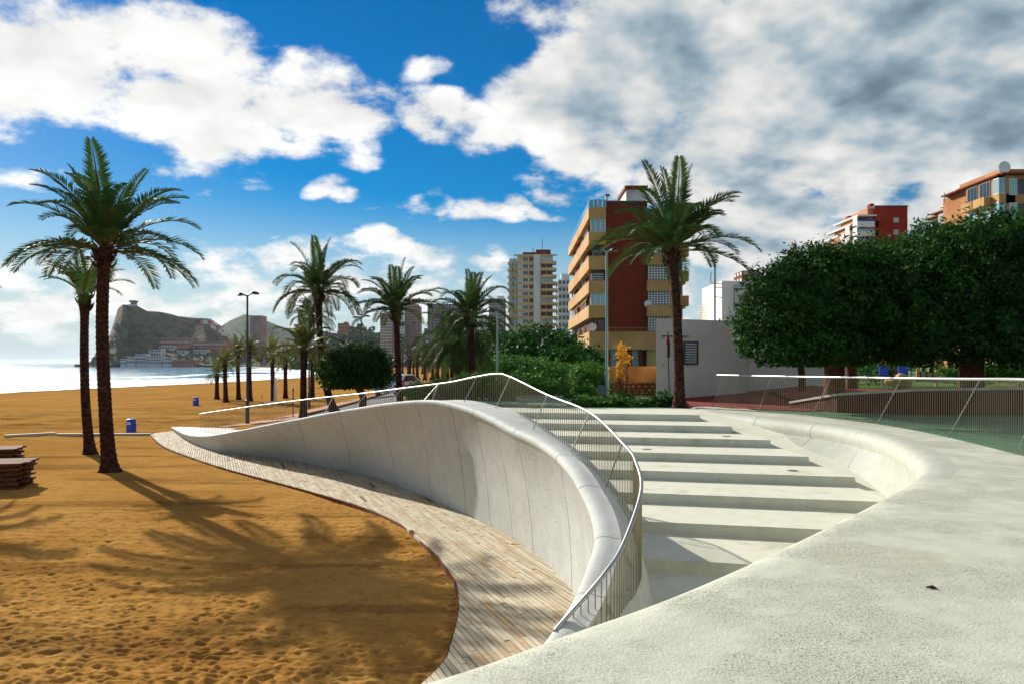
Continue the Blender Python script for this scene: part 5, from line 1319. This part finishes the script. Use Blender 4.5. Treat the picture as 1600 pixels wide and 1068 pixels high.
def on_terrain(V, xs_, x, y):
    """terrain point whose photo position is nearest x, y"""
    pxx = 800+F*V[:, :, 0]/V[:, :, 1]; pyy = 567+F*(HC-V[:, :, 2])/V[:, :, 1]
    e = (pxx-x)**2+(pyy-y)**2; i = np.unravel_index(e[:46].argmin(), e[:46].shape); return V[i]
def house(label, V, xs_, x0, x1, y0, y1, wallm, fl, cols, roofm=None, group='hillside houses', nm='hillside_house', arcade=False):
    q = on_terrain(V, xs_, (x0+x1)/2, y1); D = float(q[1])-4; k = D/F
    X0, X1, Z0, Z1 = PX(x0, D), PX(x1, D), PZ(y1, D), PZ(y0, D)
    t = empty(nm, ((X0+X1)/2, D, Z0)); tag(t, label, 'house', group)
    bx('wall', wallm, t, X0, X1, D, D+14, Z0-4, Z1)
    if roofm: bx('roof', roofm, t, X0-.6, X1+.6, D-.6, D+14, Z1, Z1+.9)
    fh = (Z1-Z0)/fl; cw = (X1-X0)/cols
    me = MB().box(-.5, .5, -.5, .5, -.5, .5).mesh('window', M_glass)
    for i in range(fl):
        for j in range(cols): put(me, 'window', t, (X0+cw*(j+.5), D-.02, Z0+fh*(i+.55)), (cw*.5, .5, fh*.5))
        if fl > 1 and i: bx('terrace_edge', M_farwhite, t, X0-.3, X1+.3, D-1.4, D-.3, Z0+fh*i-.35, Z0+fh*i+.5)
HS = [('low white house leftmost at the cliff foot', 188, 197, 560, 569.5, M_farwhite, 2, 4), ('white house second from the left at the cliff foot', 198, 210.5, 556.5, 568.5, M_farwhite, 2, 5), ('tall narrow white house left of the big stepped one', 212, 227, 552.5, 568, M_farwhite, 3, 4),
      ('big stepped white house, lower block, at the cliff foot', 228, 252, 556, 568.5, M_farwhite, 3, 6), ('upper block of the big stepped white house', 232, 251, 545.5, 556, M_farwhite, 2, 5), ('white house with grey front right of the stepped house', 254, 269, 558, 569, M_farwhite, 2, 4),
      ('long low ochre quay building by the water', 271, 304, 561, 570, M_farred, 1, 9), ('long terracotta terrace row across the slope', 250, 298, 528, 541, M_farred, 2, 12), ('right end of the terracotta terrace row', 300, 352, 533, 543, M_farred, 2, 12),
      ('flat white villa above the stepped house', 249, 271, 539.5, 546, M_farwhite, 1, 5), ('small white villa in the middle of the slope', 276, 289, 547, 554, M_farwhite, 1, 3), ('long white villa on the right slope', 302, 322, 546, 552, M_farwhite, 1, 5), ('pale villa at the right end of the slope', 326, 342, 548, 553, M_farred, 1, 4)]
for h in HS: house(h[0], CV, cxs, *h[1:])
for i in range(9):                                              # villas stepping down the ridge end
    x = 312+i*4.2; y = float(np.interp(x, [p[0] for p in cl_prof], [p[1] for p in cl_prof]))
    house('%s villa from the top of the row stepping down the headland ridge' % ORD[i], CV, cxs, x, x+4.6, y+.3, y+4.5, M_farwhite if i % 3 else M_farred, 1, 2, None, 'ridge villas', 'ridge_villa')
hut = empty('summit_hut', tuple(P(209, 476, 1010))); tag(hut, 'small dark lookout hut on the headland summit', 'hut')
bx('hut_wall', M_fargrey, hut, PX(206, 1010), PX(212, 1010), 1006, 1014, PZ(477.5, 1010)-3, PZ(472, 1010)); bx('hut_roof', M_darkframe, hut, PX(204.5, 1010), PX(213.5, 1010), 1005, 1015, PZ(472, 1010), PZ(470, 1010)); bx('white_base', M_farwhite, hut, PX(203, 1010), PX(216, 1010), 1004, 1005.5, PZ(478.5, 1010), PZ(476.5, 1010))
RH = random.Random(12)
cnt = 0
for i in range(45):
    x = 456+(i//3)*18.4+RH.uniform(0, 17); yr = float(np.interp(x, [p[0] for p in ci_prof], [p[1] for p in ci_prof])); y = yr+5+RH.random()*(566-yr-4)
    w = RH.uniform(5, 13); h = RH.uniform(3, 7); cnt += 1
    house('%s %s house from the left on the far town hillside' % (ORD[i//3], ('white', 'tan', 'terracotta')[i % 3]), HV, hxs, x-w/2, x+w/2, y-h, y, (M_farwhite, M_towerbeige, M_farred)[i % 3], 1 if h < 5 else 2, max(2, int(w/3)), M_farred if i % 4 == 0 else None, 'hillside town houses', 'town_house')
# woods on the slopes: one mass
def woods(name, label, V, n, size, seed, lim=(0, 46), keep=None):
    r_ = np.random.RandomState(seed); nr, nx, _ = V.shape; C = []
    for _ in range(n):
        i = r_.randint(lim[0], min(lim[1], nr-1)); j = r_.randint(0, nx-1); p = V[i, j]
        s = size*r_.uniform(.6, 1.5)
        m = 26; d = r_.normal(size=(m, 3)); d /= np.linalg.norm(d, axis=1)[:, None]; C.append(np.concatenate([p+np.array([0, 0, s*.6])+d*s*np.array([1, 1, .75])*r_.uniform(.6, 1, (m, 1)), np.full((m, 1), s*.42)], 1))
    C = np.concatenate(C); m = len(C); a = r_.normal(size=(m, 3)); a /= np.linalg.norm(a, axis=1)[:, None]; b = np.cross(a, r_.normal(size=(m, 3))); b /= np.linalg.norm(b, axis=1)[:, None]; s = C[:, 3:4]
    V4 = np.stack([C[:, :3]-a*s, C[:, :3]+b*s*.7, C[:, :3]+a*s, C[:, :3]-b*s*.7], 1).reshape(-1, 3)
    o = link(name, mesh_np(name, V4, np.arange(4*m).reshape(-1, 4), M_far_tree)); tag(o, label, 'woods', kind='stuff')
woods('hillside_woods', 'dark scrub and trees covering the town hillside', HV, 1500, 3.2, 3)
woods('headland_scrub', 'dark pines and scrub scattered over the headland', CV, 700, 1.9, 4, (3, 44))

# ================================================================== street furniture
def lamp(label, x, ybase, ytop, d, zb, heads, m_=None, group='double-headed lamp posts', r0=.055):
    m_ = m_ or M_pole; X0 = PX(x, d); zt = PZ(ytop, d); root = empty('lamp_post', (X0, d, zb)); tag(root, label, 'lamp post', group)
    c = MB(); c.tube([(X0, d, zb-.2), (X0, d, zb+.05), (X0, d, zb+1.1), (X0, d, zb+1.12), (X0, d, zt)], [r0*1.7, r0*1.6, r0*1.5, r0, r0*.8], 12); part(c, 'pole', m_, root, smooth=True, sharp=40)
    for dx, L, up in heads:
        a = MB(); a.tube([(X0, d, zt-.06), (X0+dx*.35, d, zt+up*.5), (X0+dx*.6, d, zt+up)], r0*.6, 8); part(a, 'arm', m_, root, smooth=True, sharp=40)
        V = []; Fc = []; n = 8
        for k in range(n+1):
            t = k/n; xx = X0+dx*.5+dx/abs(dx)*L*t; w = .15*math.sin(math.pi*(.15+.8*t)); h = .10*math.sin(math.pi*(.12+.8*t))
            V += [(xx, d-w, zt+up), (xx, d-w*.6, zt+up+h), (xx, d+w*.6, zt+up+h), (xx, d+w, zt+up), (xx, d, zt+up-.03)]
        for k in range(n):
            for j in range(5): Fc.append((k*5+j, k*5+(j+1) % 5, (k+1)*5+(j+1) % 5, (k+1)*5+j))
        Fc += [tuple(reversed(range(5))), tuple(n*5+j for j in range(5))]
        h = link('lamp_head', mesh('lamp_head', V, Fc, M_black, True, 50), None, root); child_fix(h, root)
        g_ = MB(); s_ = dx/abs(dx); xa_, xb_ = sorted((X0+dx*.5+s_*L*.45, X0+dx*.5+s_*L*.9)); g_.box(xa_, xb_, d-.08, d+.08, zt+up-.045, zt+up-.02); gl = g_.build('lamp_lens', M_lens, h)
        gl.matrix_parent_inverse = (h.matrix_parent_inverse @ Matrix.Identity(4)) ; gl.matrix_parent_inverse = Matrix.Translation(root.location).inverted() @ Matrix.Translation(root.location)
    return root
lamp('tall blue double lamp post nearest the sea behind the wing wall tip', 386.5, 660, 461, 36.8, g0(PX(386, 36.8), 36.8), [(-.35, .28, .0), (.32, .38, .06)])
lamp('blue lamp post close behind the slim tall palm', 483, 633, 480, 51, g0(PX(483, 51), 51), [(-.45, .4, 0), (.45, .4, .06)])
lamp('double lamp post rising behind the round tree', 564.5, 610, 496, 61, g0(PX(564, 61), 61), [(-.5, .42, 0), (.5, .45, .08)])
lamp('double lamp post right of the spiky palm', 637, 600, 507, 70, g0(PX(637, 70), 70), [(-.5, .45, 0), (.55, .5, .08)])
lamp('single-armed pale lamp post with round sign behind the railing apex', 777, 600, 486, 32, -.06, [(-.22, .3, .02)], M_polelight, None, .045)
lamp('tall grey-green lamp pole in front of the brick wall', 948, 622, 392, 33, -.06, [(-.38, .42, .02), (.32, .3, .02)], M_polelight, None, .062)
# round signs
def round_sign(label, x, y, d, zb, r0, rings, bar=None, pole=True):
    X0 = PX(x, d); z = PZ(y, d); root = empty('traffic_sign', (X0, d, zb)); tag(root, label, 'sign')
    for k, (f_, m_) in enumerate(rings):
        c = MB(); c.tube([(X0, d-.01-.006*k, z), (X0, d-.016-.006*k, z)], r0*f_, 24); part(c, 'disc' if k == 0 else 'ring_face', m_, root)
    if bar: c = MB(); c.box(X0-r0*.7, X0+r0*.7, d-.04, d-.034, z-r0*.16, z+r0*.16); part(c, 'white_bar', M_signwhite, root)
    if pole: c = MB(); c.tube([(X0, d+.02, zb-.1), (X0, d+.02, z+r0)], .025, 8); part(c, 'pole', M_metalgrey, root)
round_sign('red and blue no-parking sign on the pale lamp post', 778, 610, 31.85, -.06, .11, [(1, M_signred), (.76, M_signblue)], None, False)
round_sign('red no-entry sign beside the spiky palm trunk', 627, 598, 45, g0(PX(627, 45), 45), .19, [(1, M_signred)], True)
round_sign('plain grey back of a round sign near the rubble wall', 940, 609, 32, -.06, .2, [(1, M_metalgrey)])
# pointed pole marker by the white building
d = 29.0; X0 = PX(1044, d); root = empty('pole_marker', (X0, d, 0)); tag(root, 'slim dark pole with pointed brown top against the white wall', 'sign')
c = MB(); c.tube([(X0+.06, d, -.06), (X0, d, PZ(556, d))], .022, 8); part(c, 'pole', M_pole, root)
c = MB(); c.box(X0-.05, X0+.06, d-.05, d+.05, PZ(558, d), PZ(538, d)); part(c, 'dark_sleeve', M_black, root)
V = [(X0-.09, d-.05, PZ(538, d)), (X0+.07, d-.05, PZ(538, d)), (X0+.07, d+.05, PZ(538, d)), (X0-.09, d+.05, PZ(538, d)), (X0-.01, d, PZ(515.5, d))]
o = link('pointed_top', mesh('pointed_top', V, [(3, 2, 1, 0), (0, 1, 4), (1, 2, 4), (2, 3, 4), (3, 0, 4)], M_redpanel), None, root); child_fix(o, root)
# thin marker poles on the beach side of the path
for lab, x, yb, yt in (('thin dark marker pole by the path edge', 458, 652, 606), ('thin pale stick standing in the far sand', 409, 624, 617), ('slim post beside the round tree and path', 508, 634, 612)):
    p = ground_point(x, yb); c = MB(); c.tube([(p.x, p.y, p.z-.15), (p.x, p.y, p.z+.9*(PZ(yt, p.y)-p.z)), (p.x, p.y, PZ(yt, p.y))], [.03, .026, .012], 8)
    c.tube([(p.x, p.y, PZ(yt, p.y)-.1), (p.x, p.y, PZ(yt, p.y))], .035, 8); o = c.build('marker_post', M_black if 'dark' in lab else M_metalgrey, None, True, 40); tag(o, lab, 'post')
def shower(x, yb):
    p = ground_point(x, yb); root = empty('beach_shower', p); tag(root, 'white beach shower post among the young palms', 'shower')
    c = MB(); c.tube([(p.x, p.y, p.z-.1), (p.x, p.y, p.z+1.0), (p.x, p.y, p.z+1.9)], [.11, .09, .06], 10); part(c, 'column', M_signwhite, root, smooth=True)
    c = MB(); c.tube([(p.x, p.y, p.z+1.85), (p.x+.3, p.y, p.z+1.9), (p.x+.35, p.y, p.z+1.8)], .03, 6); part(c, 'spout', M_metalgrey, root); c = MB(); c.box(p.x-.7, p.x+.7, p.y-.5, p.y+.5, p.z-.1, p.z+.08); part(c, 'tray', M_kerb, root)
shower(430, 629)
def bin_(label, x, yb):
    d = (HC+1.58)*F/(yb-567); X0 = PX(x, d); z = float(zg(X0, d)); root = empty('litter_bin', (X0, d, z)); tag(root, label, 'bin', 'blue litter bins')
    c = MB(); c.tube([(X0, d, z-.05), (X0, d, z+.06), (X0, d, z+.35), (X0, d, z+.54)], [.20, .205, .20, .175], 18); part(c, 'drum', M_blue, root, smooth=True, sharp=40)
    c = MB(); c.tube([(X0, d, z+.54), (X0, d, z+.58), (X0, d, z+.60)], [.185, .185, .12], 18); part(c, 'rim', M_blue, root, smooth=True, sharp=40)
    c = MB(); c.box(X0-.07, X0+.07, d-.215, d-.19, z+.36, z+.46); part(c, 'sticker', M_signwhite, root)
bin_('blue litter bin near the boardwalk end', 205, 676); bin_('blue litter bin farther off on the open sand', 306, 633.5)
# loose timber edging and stacked walkway sections
for lab, a, b, h in (('long sun-bleached timber lying on the sand, thicker left piece', (8, 685), (88, 680.5), .13), ('long pale timber running to the boardwalk end', (86, 681.5), (234, 681), .10)):
    p, q = [np.array([(x-800)/F*((HC+1.58)*F/(y-567)), (HC+1.58)*F/(y-567)]) for x, y in (a, b)]
    t = (q-p)/np.linalg.norm(q-p); nn = np.array([-t[1], t[0]])*.26; c = MB(); zz = -1.62
    c.prism([p, q, q+nn, p+nn], zz, zz+h+.06); me = c.mesh('timber_beam', M_wood); tint_attr(me, [.4]*len(me.polygons))
    o = link('timber_beam', me); tag(o, lab, 'timber', 'timber edging')
def stack(x1, yb, ytop, nlay, rz, what):
    d = (HC+1.6)*F/(yb-567); X1 = PX(x1, d); H = (yb-ytop)/F*d; h = H/nlay; words = ['lowest', 'second from the bottom', 'third from the bottom', 'fourth from the bottom', 'fifth from the bottom', 'topmost']
    for k in range(nlay):
        w_ = words[k] if k < nlay-1 else 'topmost'
        root = empty('walkway_section', (X1-1.35, d+.45, -1.62+h*k), rz+rnd.uniform(-.04, .04)); tag(root, '%s slatted wooden walkway section in the %s stack' % (w_, what), 'boards', 'stacked walkway sections')
        off = rnd.uniform(-.06, .06)
        for q in range(9):
            c = MB(); yy = -.6+q*.135; ex = rnd.uniform(-.05, .05); c.box(-.95+off, .93+off+ex, yy, yy+.12, h*.55, h*.93); me = c.mesh('slat', M_oldwood); o = link('slat', me, None, root)
        for yy in (-.5, .0, .45):
            c = MB(); c.box(-.9+off, .86+off, yy, yy+.07, .0, h*.54); link('bearer', c.mesh('bearer', M_oldwood), None, root)
stack(48, 768, 722, 6, .22, 'nearer'); stack(31, 722, 700, 3, .30, 'farther')
o = MB(); o.tube([P(1452, 915, 4.98)-Vector((.02, 0, -.005)), P(1457, 915, 4.98)+Vector((0, 0, .008)), P(1464, 916, 4.98)+Vector((0, 0, .003))], [.004, .011, .003], 6); lf = o.build('dry_leaf', M_deadleaf); tag(lf, 'small dry brown leaf lying on the worn slab', 'leaf')
cy = HC*F/(915-567); lf.location = Vector((0, 0, -.0105))
# cars
def car(label, x, d, zb, paint, rz, group='parked cars'):
    root = empty('parked_car', (PX(x, d), d, zb), rz); tag(root, label, 'car', group)
    prof = [(-2.05, .28), (-2.08, .55), (-2.02, .78), (-1.55, .92), (-.85, 1.02), (-.35, 1.42), (.2, 1.52), (1.1, 1.50), (1.75, 1.12), (2.02, 1.02), (2.08, .6), (2.0, .28)]
    V = []; n = len(prof)
    for s_, k in ((-1, 1.0), (-1, .93), (1, .93), (1, 1.0)): pass
    for yy, sc in ((-.84, .0), (-.80, 1), (.80, 1), (.84, 0)):
        for (a, z) in prof:
            inset = .12*max(0, (z-.9)/.6) if abs(yy) > .5 else 0
            V.append((a*(.985 if sc == 0 else 1), (abs(yy)-inset)*(1 if yy > 0 else -1), z if sc else .28+(z-.28)*.985))
    Fc = [tuple(range(n)), tuple(reversed(range(3*n, 4*n)))]
    for r_ in range(3):
        for j in range(n): Fc.append((r_*n+j, (r_+1)*n+j, (r_+1)*n+(j+1) % n, r_*n+(j+1) % n))
    link('body', mesh('body', V, Fc, paint, True, 35), None, root)
    c = MB(); c.quad((-.86, -.70, 1.04), (-.86, .70, 1.04), (-.40, .66, 1.40), (-.40, -.66, 1.40)); ws = c.build('windscreen', M_glass, root); ws.location = (-.015, 0, .015)
    c = MB(); c.quad((1.72, -.66, 1.15), (1.72, .66, 1.15), (1.14, .64, 1.47), (1.14, -.64, 1.47)); ws = c.build('rear_window', M_glass, root); ws.location = (.015, 0, .015)
    for s_ in (-1, 1):
        c = MB(); c.box(-.55, 1.25, s_*.845-.01, s_*.845+.01, 1.04, 1.36) if False else c.quad((-.70, s_*.835, 1.04), (1.5, s_*.835, 1.06), (1.05, s_*.755, 1.42), (-.30, s_*.755, 1.40)); g_ = c.build('side_window', M_glass, root); g_.location = (0, s_*.02, 0)
        c = MB(); c.box(-2.10, -1.98, s_*.62-.14, s_*.62+.14, .62, .76); c.build('headlight', M_headlight, root)
        for a in (-1.3, 1.3):
            c = MB(); c.tube([(a, s_*.70, .31), (a, s_*.87, .31)], .31, 18); wh = c.build('wheel', M_tyre, root, True, 40)
            c = MB(); c.tube([(a, s_*.865, .31), (a, s_*.885, .31)], .19, 12); c.build('rim', M_metalgrey, wh)
    c = MB(); c.box(-2.12, -2.02, -.45, .45, .34, .54); c.build('grille', M_black, root)
car('white car parked beside the spiky palm trunk, partly hidden', 621, 56, g0(PX(615, 56), 56)+.04, M_carwhite, R(70))
car('pale blue car at the right edge beyond the hedge', 1602, 48, .55, M_carblue, R(-20)); car('dark car parked behind the first ficus trunk', 1285, 52, .0, mat('dark_red_car_paint', srgb('#4a1a1c'), .3, .6), R(10))
# planter wall, red kerbs and park things behind the right railing
pw = empty('planter_wall', (11, 22.5, 0)); tag(pw, 'rust-brown planter wall with pale coping behind the street railing', 'wall')
pts = [(8.9, 25.6), (9.6, 23.6), (11.5, 22.6), (14.5, 22.2), (22, 22.0)]
for i, (a, b) in enumerate(zip(pts[:-1], pts[1:])):
    a, b = np.array(a), np.array(b); t = (b-a)/np.linalg.norm(b-a); nn = np.array([-t[1], t[0]])*.3; h0, h1 = ((.12, .45), (.45, .62), (.62, .68), (.68, .70))[i]
    V = [(*a, -.1), (*b, -.1), (*(b+nn), -.1), (*(a+nn), -.1), (*a, h0), (*b, h1), (*(b+nn), h1), (*(a+nn), h0)]
    o = link('wall_piece', mesh('wall_piece', V, [(0,3,2,1),(4,5,6,7),(0,1,5,4),(1,2,6,5),(2,3,7,6),(3,0,4,7)], M_rust), None, pw); child_fix(o, pw)
    V = [(*(a-nn*.15), h0+.003), (*(b-nn*.15), h1+.003), (*(b+nn*1.1), h1+.003), (*(a+nn*1.1), h0+.003)]; V += [(v[0], v[1], v[2]+.06) for v in V]
    o = link('coping', mesh('coping', V, [(0,3,2,1),(4,5,6,7),(0,1,5,4),(1,2,6,5),(2,3,7,6),(3,0,4,7)], M_kerb), None, pw); child_fix(o, pw)
soil = mesh('planter_soil', [(9.4, 25.8, .1), (9.9, 23.9, .30), (11.6, 22.95, .52), (14.5, 22.6, .60), (22, 22.4, .60), (24, 33, .5), (10.5, 33, .3)], [(0, 1, 2, 3, 4, 5, 6)], M_redpave)
o = link('raised_pavement', soil); tag(o, kind='structure')
# playground fence, boulders and boxes beneath the canopy
pf = empty('park_fence', (PX(1448, 46), 46, .1)); tag(pf, 'low fence with cream posts and blue panels under the ficus canopy', 'fence')
for q in range(5):
    x = 1432+q*9.5; bx('fence_board', M_yellowfence, pf, PX(x, 46), PX(x+5, 46), 46, 46.06, .55, 1.1); bx('blue_panel', M_signblue, pf, PX(x, 46), PX(x+9, 46), 46.07, 46.1, .35, .95)
bx('tall_post', M_cream, pf, PX(1461, 46), PX(1464.5, 46), 45.9, 46.0, 0, PZ(558, 46)); bx('fence_board', M_yellowfence, pf, PX(1482, 46), PX(1487, 46), 46, 46.06, .8, 1.5); bx('fence_board', M_yellowfence, pf, PX(1493, 46), PX(1504, 46), 46, 46.06, .9, 1.6)
for lab, x, y, r0 in (('tan boulder left of the pair under the ficus', 1394, 581, .38), ('larger tan boulder right of the pair under the ficus', 1410, 580, .5)):
    d = 42; bm = bmesh.new(); bmesh.ops.create_icosphere(bm, subdivisions=3, radius=r0)
    for v in bm.verts: v.co *= 1+.18*math.sin(v.co.x*7+x)*math.cos(v.co.y*6)+.06*math.sin(v.co.z*15); v.co.z *= .75
    me = bpy.data.meshes.new('boulder'); bm.to_mesh(me); bm.free(); me.materials.append(M_boulder); o = link('boulder', me); o.location = (PX(x, d), d, .30+r0*.3); tag(o, lab, 'boulder', 'park boulders')
for lab, x, y in (('bright blue chair left of the boulders', 1381, 575), ('bright blue chair above the boulders', 1411, 573)):
    d = 44; root = empty('blue_chair', (PX(x, d), d, .1)); tag(root, lab, 'chair', 'blue park chairs'); X0 = PX(x, d)
    bx('seat_back', M_signblue if 0 else M_blue, root, X0-.25, X0+.25, d, d+.06, .75, 1.25); bx('seat', M_blue, root, X0-.25, X0+.25, d-.4, d-.01, .62, .68)
    for s_ in (-.2, .2): bx('leg', M_metalgrey, root, X0+s_-.02, X0+s_+.02, d-.2, d-.16, 0, .61)
yb = empty('play_frame', (PX(1367, 50), 50, 0)); tag(yb, 'yellow play frame under the canopy left of the boulders', 'play frame')
for q in range(4): bx('board', M_yellowfence, yb, PX(1361+q*4, 50), PX(1364+q*4, 50), 50, 50.08, .9, 1.35+.1*(q % 2))
bx('beam', M_oldwood, yb, PX(1358, 50), PX(1420, 50), 50.1, 50.2, .95, 1.02)

# ================================================================== air
hz = MB(); hz.box(-45000, 45000, -300, 45000, -9, 112); M_haze = bpy.data.materials.new('haze_air'); M_haze.use_nodes = True
nt = M_haze.node_tree; nt.nodes.clear(); out = nt.nodes.new('ShaderNodeOutputMaterial'); pv = nt.nodes.new('ShaderNodeVolumePrincipled')
pv.inputs['Color'].default_value = (.80, .88, 1.0, 1); pv.inputs['Density'].default_value = .000045; pv.inputs['Anisotropy'].default_value = .2
nt.links.new(pv.outputs[0], out.inputs['Volume'])
o = hz.build('haze', M_haze); tag(o, 'pale sea haze softening the headland and hills', 'haze', kind='stuff')
